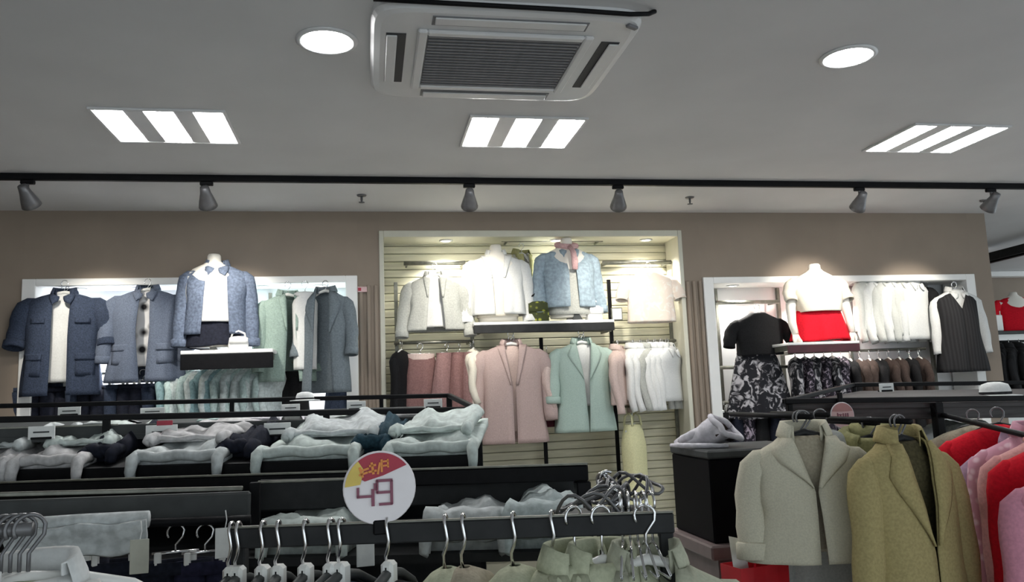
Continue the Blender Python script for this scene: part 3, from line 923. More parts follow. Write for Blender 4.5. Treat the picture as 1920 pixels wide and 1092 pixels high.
# ================================================================== CENTRE NICHE
rail('hanging_rail', 'short grey hanging rail over the grey-white linen jacket', P(757, 494, 6.02), P(872, 493, 6.02), .017, M_steel, (.05, .95))
rail('hanging_rail', 'short dark hanging rail over the peach and white top', P(1130, 493, 6.02), P(1258, 492, 6.02), .017, M_steel, (.05, .95))
hang('linen_jacket', 'grey-white linen jacket hanging open at the left of the centre niche', 'jacket', C_greywhite, top_at(815, 516, 5.92, .075), R(-4), neck=.075,
     s=.195, L=.42, h=.23, d=.085, gap=(.03, .05, .07), sl=.36, sp=.06, sr=.058, cuff=True, seed=2, collar='shawl', fold=.08)
hang('white_camisole', 'white top inside the grey-white linen jacket', 'top', C_white, top_at(818, 520, 5.95, .07), R(-4), neck=.07, s=.14, L=.38, h=.14, d=.05, sleeve='none', collar='crew', seed=1)
sh, c = shelf('white shelf with a dark front across the middle of the centre niche', 888, 1152, 602, 5.74, .38, .022, M_white, M_dark)
cz = c.z
xa = P(932, 520, 5.88).x
mannequin((xa, 5.90, cz + .001), R(-4), 'headless white mannequin all in white on the centre shelf', False, .53)
worn('white_jacket', 'open white jacket worn by the left mannequin on the centre shelf', 'jacket', C_white, (xa, 5.90, cz), R(-4), .53,
     s=.205, L=.47, h=.21, d=.125, gap=(.06, .04, .03), sl=.42, sp=.035, sr=.06, cuff=True, collar='shawl', seed=7, fold=.06)
worn('cream_camisole', 'cream top under the white jacket on the centre shelf', 'top', C_cream, (xa, 5.90, cz), R(-4), .525, s=.185, L=.48, h=.15, d=.105, sleeve='none', collar='crew', seed=7, fold=.02)
p = P(975, 470, 5.9)
hang('white_vest', 'white and grey vest hanging between the two mannequins on the centre shelf', 'vest', C_greywhite, top_at(978, 476, 6.0, .07), R(25), neck=.07,
     s=.11, L=.44, h=.15, d=.06, gap=(.02, .03, .04), sleeve='none', collar='shawl', seed=4, mi=C_olive2)
rail('hanging_rail', 'thin hanging rail behind the two mannequins of the centre niche', P(940, 452, 6.05), P(1130, 452, 6.05), .010, M_steel, (.05, .95))
xb = P(1066, 520, 5.88).x
mannequin((xb, 5.90, cz + .001), R(5), 'headless mannequin in the pale blue denim jacket on the centre shelf', False, .58)
worn('blue_jacket', 'pale blue denim jacket on the right mannequin of the centre shelf', 'jacket', C_lightblue, (xb, 5.90, cz), R(5), .575,
     s=.212, L=.47, h=.205, d=.125, gap=(.035, .03, .04), sl=.40, sp=.035, sr=.06, cuff=True, collar='shirt', pockets=0, seed=9, fold=.05, mi=C_lightblue)
worn('grey_camisole', 'grey top under the pale blue jacket on the centre shelf', 'top', C_greywhite, (xb, 5.90, cz), R(5), .57, s=.185, L=.52, h=.17, d=.105, sleeve='none', collar='crew', seed=1, fold=.02)
t = thing('pink_scarf', 'pink scarf at the neck of the pale blue jacket', 'scarf', (xb, 5.90, cz + .575), R(5))
MB().tube([(.075 * sin(a), -.06 * cos(a), .02 - .02 * cos(a)) for a in [2 * pi * j / 24 for j in range(25)]], .022, 10).build('neck_loop', C_pinkscarf, t, True)
MB().tube([(.0, -.075, .0), (.008, -.125, -.05), (.012, -.142, -.12), (.008, -.146, -.19)], [.02, .022, .026, .022], 10, True, .5).build('scarf_end', C_pinkscarf, t, True)
handbag('green_bag', 'dark green and yellow printed bag on the centre shelf between the mannequins', (P(1012, 600, 5.8).x, 5.84, cz + .001), R(-12), C_green, .16, .15, .07, hm=M_black)
handbag('white_bag', 'white box bag on the right end of the centre shelf', (P(1118, 600, 5.8).x, 5.86, cz + .001), R(15), M_white, .13, .11, .08)
t = thing('display_card', 'grey triangular card standing on the centre shelf below the blue jacket', 'card', (P(1085, 600, 5.78).x, 5.80, cz + .001))
MB().prism([(-.04, 0), (.04, 0), (-.02, .10)], -.012, .012).build('card_panel', M_grey, t); MB().box((0, 0, .003), (.1, .05, .006), 0, .002).build('foot', M_white, t)
hang('peach_blouse', 'bright white and peach floral top hanging at the right of the centre niche', 'top', C_peach, top_at(1216, 510, 5.92, .06), R(-3), neck=.06,
     s=.19, L=.40, h=.185, d=.08, sleeve='short', sl=.12, sp=.05, sr=.062, collar='crew', seed=5)
# small white framed cards beside it
p = P(1160, 588, 5.9)
t = thing('framed_card', 'small framed card on the upright beside the centre shelf', 'sign', (p.x, 5.95, p.z))
MB().box((0, 0, 0), (.09, .012, .10), 0, .003).build('frame', M_steel, t); MB().box((0, -.008, 0), (.075, .006, .085), 0, .001).build('card', M_card, t); MB().beam((0, .006, 0), (0, .14, 0), .012, .02).build('arm', M_steel, t)
# lower rails
zl = P(815, 642, 5.98).z
rail('hanging_rail', 'lower hanging rail carrying the dusty rose skirts in the centre niche', (cb[0] + .1, 5.98, zl), (P(885, 640, 5.98).x, 5.98, zl), .012, M_steel, (.03, .97))
for i, (px, rz, mm) in enumerate(((788, 8, C_rose), (838, 50, C_rose2), (862, 66, C_rose), (882, 74, C_rose2))):
    x = P(px, 660, 5.93).x
    t = thing('rose_skirt', ('dusty rose skirt facing the shop at the left of the centre niche', 'mauve pink skirt turned sideways, second on the rose rail', 'dusty rose skirt turned sideways, third on the rose rail', 'mauve pink skirt at the right end of the rose rail')[i], 'skirt', (x, 5.93, zl - .10), R(rz), 'rose skirts in the centre niche')
    skirt(t, mm, .44 + (.1 if i > 1 else 0), .10, .17 if i == 0 else .19, .07, 6, .16, i, mi=C_palepink if i == 0 else None)
    clip_hanger((x, 5.93, zl - .025), R(rz), ('clip hanger of the front-facing dusty rose skirt', 'clip hanger of the second skirt on the rose rail', 'clip hanger of the third skirt on the rose rail', 'clip hanger of the last skirt on the rose rail')[i], 'clip hangers of the rose skirts', .16)
hang('black_coat', 'black coat edge-on at the left end of the rose rail', 'coat', C_black, (P(752, 640, 5.93).x, 5.93, zl), R(70), neck=.06, s=.18, L=.48, h=.2, d=.05, sl=.4, sp=.0, sr=.04, n=20, rows=12, collar='none')
rail('hanging_rail', 'hanging rail under the centre shelf carrying the pink and mint coats', P(893, 622, 5.98), P(1146, 620, 5.98), .011, M_steel, (.03, .97))
hang('pink_coat', 'long dusty pink coat under the centre shelf', 'coat', C_pinkcoat, top_at(958, 645, 5.80, .08), R(-3), neck=.08,
     s=.225, L=.72, h=.245, d=.09, gap=(.055, .012, .01), sl=.46, sp=.05, sr=.062, collar='shawl', seed=2, fold=.045, pockets=0)
hang('pale_pink_camisole', 'pale pink top inside the long dusty pink coat', 'top', C_palepink, top_at(959, 650, 5.84, .07), R(-3), neck=.07, s=.15, L=.62, h=.12, d=.05, sleeve='none', collar='crew', seed=2)
hang('mint_coat', 'mint green blazer coat under the centre shelf', 'coat', C_mintcoat, top_at(1090, 642, 5.80, .08), R(3), neck=.08,
     s=.205, L=.66, h=.23, d=.09, gap=(.06, .02, .004), sl=.34, sp=.05, sr=.062, cuff=True, collar='lapel', seed=3, fold=.04, pockets=0)
hang('white_camisole', 'pale top inside the mint blazer coat', 'top', C_white, top_at(1091, 648, 5.84, .07), R(3), neck=.07, s=.15, L=.45, h=.12, d=.05, sleeve='none', collar='crew', seed=4)
hang('pale_pink_coat', 'pale pink coat edge-on between the mint coat and the white shirts', 'coat', C_palepink, top_at(1158, 655, 5.86, .06), R(62), neck=.06, s=.19, L=.42, h=.19, d=.05, sl=.38, sp=.01, sr=.045, collar='lapel', seed=3)
hang('pale_pink_coat', 'pale pink coat edge-on between the long pink and the mint coats', 'coat', C_palepink, top_at(1025, 668, 5.92, .06), R(75), neck=.06, s=.16, L=.34, h=.16, d=.05, sl=.28, sp=.01, sr=.045, collar='none', seed=3)
hang('maroon_dress', 'dark maroon dress edge-on behind the long pink coat', 'dress', cloth('maroon', (.09, .02, .03)), top_at(1026, 700, 5.98, .06), R(75), neck=.06, s=.13, L=.40, h=.15, d=.05, sleeve='none', collar='none', seed=1)
hang('cream_dress', 'cream dress edge-on left of the long pink coat', 'dress', C_cream, top_at(888, 655, 5.92, .06), R(75), neck=.06, s=.15, L=.46, h=.16, d=.05, sl=.3, sp=.01, sr=.04, collar='none', seed=1)
zs_ = P(1225, 640, 5.98).z
rail('hanging_rail', 'hanging rail at the right of the centre niche carrying white shirts', (P(1155, 640, 5.98).x, 5.98, zs_), (cb[1] - .06, 5.98, zs_), .011, M_steel, (.03, .97))
for i, px in enumerate((1188, 1202, 1216, 1229, 1241, 1252)):
    hang('white_shirt', 'white shirt, %s in the row right of the mint coat' % ORD[i], 'shirt', C_white if i % 2 else C_greywhite if i == 2 else C_white, (P(px, 650, 5.9).x, 5.91, zs_), R(58 - i * 3), 'white shirts in the centre niche',
         'hanger of the white shirt %s right of the mint coat' % ORD[i], 'hangers of the white shirt row', neck=.05, s=.18, L=.40 + .02 * (i > 3), h=.19, d=.045, sl=.38, sp=.005, sr=.04, n=24, rows=14, collar='shirt', seed=i)
hang('yellow_dress', 'pale yellow strapped dress hanging low at the right of the centre niche', 'dress', C_yellow, top_at(1186, 796, 5.86, .13), R(40), neck=.13, hw=.10,
     s=.13, L=.62, h=.19, d=.07, straps=True, sleeve='none', collar='none', seed=2, fold=.06, waist=.10)
q = top_at(1186, 796, 5.86, .13)
rail('faceout_arm', 'short straight arm carrying the pale yellow dress', (q[0], 5.80, q[2]), (q[0], BACK - .07, q[2]), .009, M_steel)
for x, z0, lab in ((q[0], 0, 0),):
    pass
wall_tag(1296, 650, 'small pinkish tag on the pillar beside the right niche', True) if False else None

# ================================================================== RIGHT NICHE
rail('hanging_rail', 'grey hanging rail over the black top at the left of the right niche', P(1342, 568, 6.02), P(1460, 566, 6.02), .016, M_steel, (.05, .95))
rail('hanging_rail', 'grey hanging rail over the white blouses in the right niche', P(1592, 521, 6.02), P(1835, 519, 6.02), .016, M_steel, (.03, .5, .97))
rail('hanging_rail', 'low grey rail end visible left of the floral skirt', P(1340, 690, 6.02), P(1600, 686, 6.02), .014, M_steel, (.03, .97))
hang('black_tee_shirt', 'short-sleeved black top over the floral skirt in the right niche', 'top', C_black, top_at(1420, 588, 5.86, .06), R(-6), neck=.06,
     s=.19, L=.33, h=.175, d=.085, sleeve='short', sl=.16, sp=.075, sr=.06, collar='crew', seed=3)
p = P(1420, 664, 5.88)
t = thing('floral_skirt', 'wide black skirt with large pale flowers under the black top', 'skirt', (p.x, 5.90, p.z), R(-6)); skirt(t, C_floral, .50, .15, .27, .085, 9, .14, 1)
clip_hanger((p.x, 5.92, p.z + .075), R(-6), 'clip hanger of the wide floral skirt', None, .2)
zf = P(1540, 660, 5.95).z
rail('hanging_rail', 'hanging rail below the red-skirted mannequin carrying dark floral dresses', (P(1478, 660, 5.96).x, 5.96, zf), (P(1735, 655, 5.96).x, 5.96, zf), .011, M_steel, (.03, .97))
for i, px in enumerate((1492, 1510, 1528, 1546, 1562, 1578)):
    hang('floral_dress', 'dark floral dress, %s below the red-skirted mannequin' % ORD[i], 'dress', C_floral2 if i % 2 else C_floral, (P(px, 670, 5.9).x, 5.91, zf), R(62 + 5 * sin(i * 2)), 'dark floral dresses in a row',
         'hanger of the dark floral dress %s below the red skirt' % ORD[i], 'hangers of the dark floral dresses', neck=.045, s=.18, L=.62, h=.2, d=.05, sl=.25, sp=.0, sr=.045, n=24, rows=14, collar='none', seed=i)
for i, px in enumerate((1598, 1616, 1634, 1652, 1670, 1690, 1710, 1728)):
    hang('dark_dress', 'dark dress, %s in the brown row below the white blouses' % ORD[i], 'dress', C_brown if i % 3 else C_black, (P(px, 670, 5.9).x, 5.93, zf - .015), R(66 + 5 * sin(i * 2)), 'dark brown dresses in a row',
         'hanger of the dark dress %s below the white blouses' % ORD[i], 'hangers of the dark brown dresses', neck=.06, s=.17, L=.60, h=.19, d=.05, sl=.25, sp=.0, sr=.045, n=24, rows=14, collar='none', seed=i)
sh, c = shelf('shelf with a red-brown front under the red-skirted mannequin', 1478, 1612, 641, 5.52, .55, .02, M_white, mat('maroon_board', (.05, .008, .014), .5, kind='weave', scale=12, amt=.2))
xm = P(1532, 560, 5.70).x
mannequin((xm, 5.70, c.z + .001), R(-4), 'headless white mannequin in a cream top and red skirt in the right niche', True, .56, .06)
worn('cream_blouse', 'cream short-sleeved blouse on the mannequin with the red skirt', 'top', C_cream, (xm, 5.70, c.z), R(-4), .56,
     s=.20, L=.32, h=.165, d=.118, sleeve='short', sl=.13, sp=.035, sr=.064, collar='crew', seed=2, fold=.03)
t = thing('red_skirt', 'bright red flared skirt on the mannequin in the right niche', 'skirt', (xm, 5.70, c.z + .285), R(-4)); skirt(t, C_red, .27, .152, .235, .125, 8, .10, 2)
for i, px in enumerate((1622, 1641, 1660, 1679, 1698, 1717)):
    hang('white_blouse', 'white blouse, %s in the row right of the red skirt' % ORD[i], 'blouse', C_white if i % 2 else cloth('off_white', (.56, .57, .54), amt=.08), (P(px, 540, 5.9).x, 5.95, P(1660, 520, 6.02).z + .0), R(44 - i * 5), 'white blouses in the right niche',
         'hanger of the white blouse %s right of the red skirt' % ORD[i], 'hangers of the white blouses', neck=.05, s=.18, L=.42 + .035 * (i % 3), h=.19, d=.06, sl=.40, sp=.01, sr=.048, n=26, rows=16, collar='shirt', seed=i)
hang('white_shirt', 'white long-sleeved shirt under the charcoal pinafore', 'shirt', C_white, top_at(1790, 545, 5.86, .06), R(-6), neck=.06, s=.185, L=.40, h=.15, d=.06, sl=.42, sp=.035, sr=.046, collar='shirt', seed=5)
hang('pinafore_dress', 'charcoal pinafore dress over a white shirt at the right end of the wall', 'dress', C_charc, top_at(1790, 548, 5.835, .068), R(-6), neck=.068, hw=.12, s=.165, L=.66, h=.205, d=.09, gap=(.075, -.075, -.075), sleeve='none', collar='none', seed=4, fold=.05, waist=.16)
hang('black_vest', 'black vest edge-on between the white blouses and the pinafore', 'vest', C_black, top_at(1738, 540, 6.03, .05), R(80), neck=.05, s=.12, L=.34, h=.13, d=.05, sleeve='none', collar='none', seed=4)

zd = P(1450, 752, 5.96).z
rail('hanging_rail', 'lowest rail of the right niche carrying dark skirts', (rb[0] + .1, 5.96, zd), (P(1740, 745, 5.96).x, 5.96, zd), .011, M_steel, (.03, .97))
for i, px in enumerate((1362, 1385, 1408, 1431, 1454, 1478, 1502, 1526, 1550, 1574)):
    x = P(px, 790, 5.95).x
    t = thing('dark_skirt', 'dark skirt, %s on the lowest rail of the right niche' % ORD[i], 'skirt', (x, 5.96, zd - .085), R(50 + 9 * sin(i * 2)), 'dark skirts on the lowest right rail')
    skirt(t, (C_black, C_dnavy, C_floral2)[i % 3], .55, .10, .16, .055, 7, .12, i)
    clip_hanger((x, 5.96, zd), R(50 + 9 * sin(i * 2)), 'clip hanger of the dark skirt %s on the lowest right rail' % ORD[i], 'clip hangers of the lowest right rail')

# ================================================================== NEXT ROOM, FAR RIGHT
p = P(1838, 488, 7.6); q = P(1925, 466, 6.9)
t = thing('dark_ceiling_beam', 'dark beam under the ceiling of the next room beyond the wall end', 'beam', (p.x, 7.6, p.z))
MB().beam((p - q) * .25, (q - p) * 3.2, .12, .085).build('beam_body', M_dark, t); MB().beam((0, 0, -.05), (q - p) * 3.2 + Vector((0, 0, -.05)), .05, .02).build('light_groove', M_black, t)
p = P(1850, 515, 9.2)
t = thing('lit_cornice', 'pale lit cornice at the top of the far wall in the next room', 'cornice', (p.x + .9, 9.2, p.z)); MB().box((0, 0, 0), (2.6, .16, .07), 0, .01).build('upper_board', M_white, t); MB().box((0, .02, .13), (2.6, .12, .06), 0, .01).build('lower_board', M_white, t)
l = bpy.data.lights.new('far_lamp', 'SPOT'); l.energy = 60; l.spot_size = R(100); l.spot_blend = .6; l.shadow_soft_size = .05
lt = thing('far_downlight', 'small ceiling downlight of the next room, beyond the wall end', 'ceiling light', (6.6, 7.6, CEIL)); MB().lathe([(.001, -.002), (.06, -.002), (.06, -.008), (.001, -.01)], 20).build('lens', M_nlamp, lt); MB().lathe([(.06, -.001), (.08, -.001), (.078, -.008), (.062, -.010)], 20, ring=True).build('trim_ring', M_acw, lt)
lo = bpy.data.objects.new('far_lamp', l); COL.objects.link(lo); lo.parent = lt; lo.location = (0, 0, -.03); lo.rotation_euler = (R(35), 0, 0)
p = P(1880, 625, 8.2)
t = thing('display_unit', 'low white display unit under the red top in the next room', 'display unit', (p.x + .5, 8.4, 0)); MB().box((0, 0, p.z / 2), (2.0, .5, p.z), 0, .01).build('carcass', M_white, t); MB().box((0, -.01, p.z + .0), (2.05, .54, .04), 0, .008).build('top_board', M_grey, t); MB().box((-.60, -.1, p.z + .02 + .10), (.24, .22, .19), 0, .01).build('upper_box', M_white, t)
p2 = P(1908, 625, 8.3)
mannequin((p2.x, 8.3, p.z + .022), R(-10), 'headless mannequin in a red top in the next room', True, .42, .05)
worn('red_tee_shirt', 'red top on the mannequin in the next room', 'top', C_red, (p2.x, 8.3, p.z + .022), R(-10), .42, s=.21, L=.42, h=.20, d=.12, sleeve='short', sl=.18, sp=.06, sr=.07, collar='crew', seed=2)
zj = P(1885, 645, 6.6).z
t = rail('hanging_rail', 'rail of black jackets beyond the end of the display wall', (5.36, 6.6, zj + .02), (6.3, 6.6, zj + .02), .012, M_black)
MB().tube([(.9, 0, 0), (.9, 0, -zj - .02)], .013, 8).build('post', M_black, t); MB().tube([(.03, 0, 0), (.03, 0, -zj - .02)], .013, 8).build('post', M_black, t)
for i in range(6):
    hang('black_jacket', 'black jacket, %s on the rail beyond the wall end' % ORD[i], 'jacket', C_black if i % 2 else C_charc, (5.45 + i * .11, 6.55, zj + .02), R(50), 'black jackets beyond the wall end', 'hanger of the black jacket %s beyond the wall end' % ORD[i], 'hangers of the black jackets', neck=.05,
         s=.2, L=.6, h=.22, d=.06, sl=.5, sp=.03, sr=.05, n=24, rows=14, collar='lapel', seed=i)


# ================================================================== JEANS GONDOLA (left, middle distance)
ZB = 1.385
A = ZP(-60, 908, ZB); B = ZP(1102, 871, ZB)
g = thing('jeans_gondola', 'black metal gondola with sloping shelf of folded jeans on the left', 'display rack', (0, 0, 0))
dirx = (B - A).normalized(); back = Vector((-dirx.y, dirx.x, 0))
A = A - dirx * .35
MB().beam(A + Vector((0, 0, -.024)), B + Vector((0, 0, -.024)), .05, .048, .004).build('front_beam', M_black, g)
MB().beam(A + back * -.02 + Vector((0, 0, .003)), B + back * -.02 + Vector((0, 0, .003)), .012, .006, .001).build('beam_trim', M_steel, g)
Lg = (B - A).length


def along(u, d, z): return A + dirx * u + back * d + Vector((0, 0, z - A.z))


def u_at(px, d, z):                           # position along the gondola that shows at picture column px
    lo_, hi_ = -1.0, 6.0
    for _ in range(40):
        mid = (lo_ + hi_) / 2; c_ = ROT.transposed() @ (along(mid, d, z) - EYE)
        if 960 + F * c_.x / -c_.z < px: lo_ = mid
        else: hi_ = mid
    return lo_


# end frame and posts
for u in (Lg - .02, Lg * .52, .1):
    MB().beam(along(u, .0, 0), along(u, .0, ZB - .05), .045, .045, .004).build('post', M_black, g)
xe = P(893, 768, 3.12)
ue = (Vector((xe.x, xe.y, 0)) - Vector((A.x, A.y, 0))).dot(dirx)
uf = (ZP(900, 874, 1.372) - A).dot(dirx)
# slanted display shelf
SF, SBK = .03, .60
rows = [along(u, d, z) for u, d, z in ((0, .075, 1.417), (uf, .075, 1.417), (ue, SBK, 1.507), (0, SBK, 1.507))]
rows2 = [r + Vector((0, 0, -.06)) for r in rows]
MB().loft([rows2, rows], True, True, True).build('sloping_shelf', M_black, g)
# rear uprights and the two rails
f1, f2 = P(-60, 791, 3.12), P(895, 768, 3.12)
r1, r2 = P(-60, 766, 3.75), P(842, 742, 3.75)
MB().beam(f1 + Vector((-.3, 0, .01)), f2, .022, .022, .003).build('front_rail', M_black, g)
MB().beam(r1 + Vector((-.4, 0, .012)), r2, .02, .02, .003).build('rear_rail', M_black, g)
MB().beam(f2, r2, .02, .02, .003).build('end_rail', M_black, g)
MB().beam((f2.x, f2.y, 0), f2, .028, .028, .003).build('post', M_black, g)
MB().beam((r2.x, r2.y, 0), r2, .025, .025, .003).build('post', M_black, g)
for px in (435, 715):
    v = P(px, 752 if px < 500 else 745, 3.75); MB().beam((v.x, v.y, v.z - .35), v, .018, .018, .002).build('rear_upright', M_black, g)
for px in (612, 200):
    v = P(px, 778 if px > 500 else 786, 3.12); MB().beam((v.x, v.y, v.z - .20), v, .024, .02, .002).build('front_upright', M_black, g)
# grey boards of the upper shelf between the rails
ua = [f1 + Vector((-.3, .02, -.055)), f2 + Vector((-.04, .02, -.055)), r2 + Vector((-.05, -.02, -.045)), r1 + Vector((-.4, -.02, -.045))]
MB().loft([[v + Vector((0, 0, -.02)) for v in ua], ua], True, True, True).build('upper_shelf', M_grey, g)
MB().beam(f1 + Vector((-.3, .03, -.045)), f2 + Vector((-.03, .03, -.045)), .015, .05, .003).build('shelf_fascia', M_grey, g)
MB().beam(f1 + Vector((-.3, .018, -.024)), f1 + (f2 - f1) * .27 + Vector((0, .018, -.024)), .006, .006, .001).build('label_strip', M_steel, g)
# grey fascia panels below the front beam
ga, gb = ZP(-80, 952, 1.33), ZP(468, 925, 1.33)
v0 = P(-80, 945, 2.42); v1 = P(467, 922, 2.42); v2 = P(-80, 992, 2.42); v3 = P(472, 972, 2.42)
MB().beam((v0 + v2) / 2, (v1 + v3) / 2, .03, (v1 - v3).length, .006).build('fascia_panel', M_grey, g)
MB().beam(P(-80, 930, 2.46), P(455, 916, 2.46), .02, .012, .002).build('fascia_trim', M_steel, g)
v0 = P(484, 908, 2.6); v1 = P(1078, 885, 2.6); v2 = P(484, 952, 2.6); v3 = P(1078, 940, 2.6)
MB().beam((v0 + v2) / 2, (v1 + v3) / 2, .03, (v1 - v3).length, .006).build('fascia_panel', M_dark, g)
MB().beam(v0 + Vector((0, -.01, .006)), v1 + Vector((0, -.01, .006)), .02, .008, .002).build('fascia_trim', M_steel, g)
MB().beam(P(478, 905, 2.52), P(478, 1000, 2.52), .03, .03, .002).build('divider', M_black, g)
# lower shelf
ZL = 1.165
lo4 = [along(u, d, ZL) for u, d in ((0, -.20), (Lg - .06, -.20), (Lg - .06, .55), (0, .55))]
MB().loft([[v + Vector((0, 0, -.025)) for v in lo4], lo4], True, True, True).build('lower_shelf', M_dark, g)
MB().loft([[v + Vector((0, 0, -.525)) for v in lo4], [v + Vector((0, 0, -.5)) for v in lo4]], True, True, True).build('base_shelf', M_dark, g)
bk = [along(u, .57, z) for u, z in ((0, .1), (ue, .1), (ue, 1.44), (0, 1.44))]
MB().loft([bk, [v + back * .02 for v in bk]], True, True, True).build('back_board', M_dark, g)


def folded_jeans(label, loc, rz, w, dp, slope, m, h=.05, droop=.06, seed=0, group='folded jeans on the sloping shelf'):
    """a folded pair lying front to back, its two leg ends drooping over the front edge"""
    t = thing('folded_jeans', label, 'jeans', loc, rz, group)
    rnd = random.Random(seed)
    rings = []
    nx = 14
    for i in range(12):
        v = i / 11; y = dp * v
        top = []; bot = []
        for j in range(nx + 1):
            u = j / nx; x = (u - .5) * w * (1 - .06 * v)
            edge = (1 - abs(2 * u - 1) ** 6)
            wr = .010 * sin(9 * u + seed + 4 * v) + .007 * sin(23 * u * (1 - .3 * v) + 3 * seed + 9 * v) + .008 * sin(14 * v + 5 * u + seed)
            fr = min(1, (v + .02) / .08) ** .5 * min(1, (1.02 - v) / .06) ** .5
            top.append((x, y, slope * y + h * (.25 + .75 * fr) * (.55 + .45 * edge) + wr * fr))
            bot.append((x, y, slope * y))
        rings.append(top + bot[::-1])
    MB().loft(rings, True, True, True).build('body', m, t, True)
    # front roll of the fold
    MB().tube([((k / 8 - .5) * w * .98, -.008 + .004 * sin(k * 2 + seed), h * .62 + .004 * sin(k * 1.7 + seed)) for k in range(9)], [h * .40 * (1 + .08 * sin(k * 2.1 + seed)) for k in range(9)], 10).build('front_fold', m, t, True)
    for s in (-1, 1):
        x = s * w * .46
        MB().tube([(x, .05, h * .62), (x, .0, h * .66), (x + s * .004, -.03, h * .4), (x + s * .006, -.038, -droop * .5), (x + s * .004, -.036, -droop)], [.018, .024, .024, .020, .017], 10, True, .8).build('leg_end', m, t, True)
    return t


zsh = lambda d: 1.417 + (1.507 - 1.417) * (d - .075) / (SBK - .075)
slope = (1.507 - 1.417) / (SBK - .075)
ang = math.atan2(dirx.y, dirx.x)
sp_list = [(-75, 10, C_greyden2, 'grey folded jeans at the far left end of the sloping shelf'), (22, 148, C_greyden2, 'grey-mauve folded jeans, second pile on the sloping shelf'),
           (243, 412, C_greyden, 'pale grey folded jeans, third pile on the sloping shelf'), (476, 668, C_mintden, 'pale mint-grey folded jeans, fourth pile on the sloping shelf'),
           (722, 890, C_mintden, 'pale folded jeans at the right end of the sloping shelf')]
for i, (a, b, m, lab) in enumerate(sp_list):
    dd = .09
    ua_ = u_at(a, dd - .03, zsh(dd) + .02); ub_ = u_at(b, dd - .03, zsh(dd) + .02)
    cpt = along((ua_ + ub_) / 2, dd, zsh(dd) + .001)
    wdt = ub_ - ua_
    folded_jeans(lab, cpt, ang, wdt, .44, slope, m, .045, .042, i * 3 + 1)
    c2 = along((ua_ + ub_) / 2 + .05 * (1 if i % 2 else -.3), dd + .10, zsh(dd + .10) + .052)
    folded_jeans(('upper pair of the far left jeans pile', 'upper pair of the second jeans pile from the left', 'upper pair of the third jeans pile, with dark jeans beside it', 'upper pair of the fourth jeans pile, behind the round 49 sign', 'upper pair of the jeans pile at the right end')[i], c2, ang + .06 * (1 if i % 2 else -1), wdt * .9, .32, slope, (C_greyden, C_mintden, C_greyden2)[i % 3], .022, .0, i * 5 + 2, 'upper jeans of the piles')
# dark jeans in the gaps
for i, (px, m) in enumerate(((195, C_dnavy), (450, C_dnavy), (700, cloth('dark_teal', (.02, .05, .07), amt=.4)))):
    u = u_at(px, .17, zsh(.17) + .03)
    folded_jeans(('dark folded jeans between the second and third piles', 'dark folded jeans between the third and fourth piles', 'dark teal folded jeans between the fourth and last piles')[i], along(u, .16, zsh(.16) + .001), ang, .10, .36, slope, m, .06, 0, 30 + i, 'dark jeans between the piles')
# lower shelf stock
for i, (a, b, py, m, lab) in enumerate(((490, 655, 975, C_mintden, 'pale folded jeans on the lower shelf left of the round sign'), (800, 945, 955, C_greyden, 'grey folded jeans on the lower shelf right of the round sign'), (955, 1085, 948, C_paleden, 'pale blue-grey folded jeans at the right end of the lower shelf'))):
    v = P((a + b) / 2, py, 2.62); pa = P(a, py, 2.62); pb = P(b, py, 2.62)
    u = u_at((a + b) / 2, -.16, ZL + .08)
    folded_jeans(lab, along(u, -.16, ZL + .001), ang, (pb.x - pa.x) * .94, .36, 0, m, .105 + .015 * i, 0, 50 + i, 'folded jeans on the lower shelf')


# standing price cards
def price_card(px, py, Y, wpx, hpx, label, red=False, tilt=0):
    p = P(px, py, Y); s_ = Y / F
    w_, h_ = wpx * s_, hpx * s_
    t = thing('price_card', label, 'price card', (p.x, Y, p.z - h_ / 2), R(tilt), 'white price cards')
    MB().box((0, 0, h_ / 2), (w_, .006, h_), 0, .001).build('card', M_card, t)
    MB().box((0, .01, .004), (w_ * .8, .03, .008), 0, .002).build('foot', M_black, t)
    if red: MB().box((w_ * .1, -.003, h_ * 1.12), (w_ * .5, .006, h_ * .3), 0, .001).build('red_topper', M_signred, t)
    MB().box((0, -.0038, h_ * .55), (w_ * .6, .0015, h_ * .12)).build('printed_line', M_grey, t)


for a in ((130, 772, 3.4, 36, 15, 'white price card lying on the upper shelf at the far left'), (286, 773, 3.4, 40, 15, 'white price card on the upper shelf above the third jeans pile'), (545, 766, 3.4, 32, 15, 'white price card on the upper shelf above the fourth jeans pile'),
          (668, 761, 3.4, 34, 16, 'white price card on the upper shelf left of the dusty rose skirts'), (812, 757, 3.4, 34, 17, 'white price card at the right end of the upper shelf'),
          (78, 812, 3.05, 42, 22, 'white price card behind the second jeans pile'), (303, 812, 3.05, 52, 27, 'large white price card with a red topper behind the third jeans pile'),
          (520, 806, 3.05, 46, 24, 'white price card behind the fourth jeans pile'), (860, 800, 3.05, 46, 26, 'white price card behind the last jeans pile')):
    price_card(*a, red=(a[0] == 303))
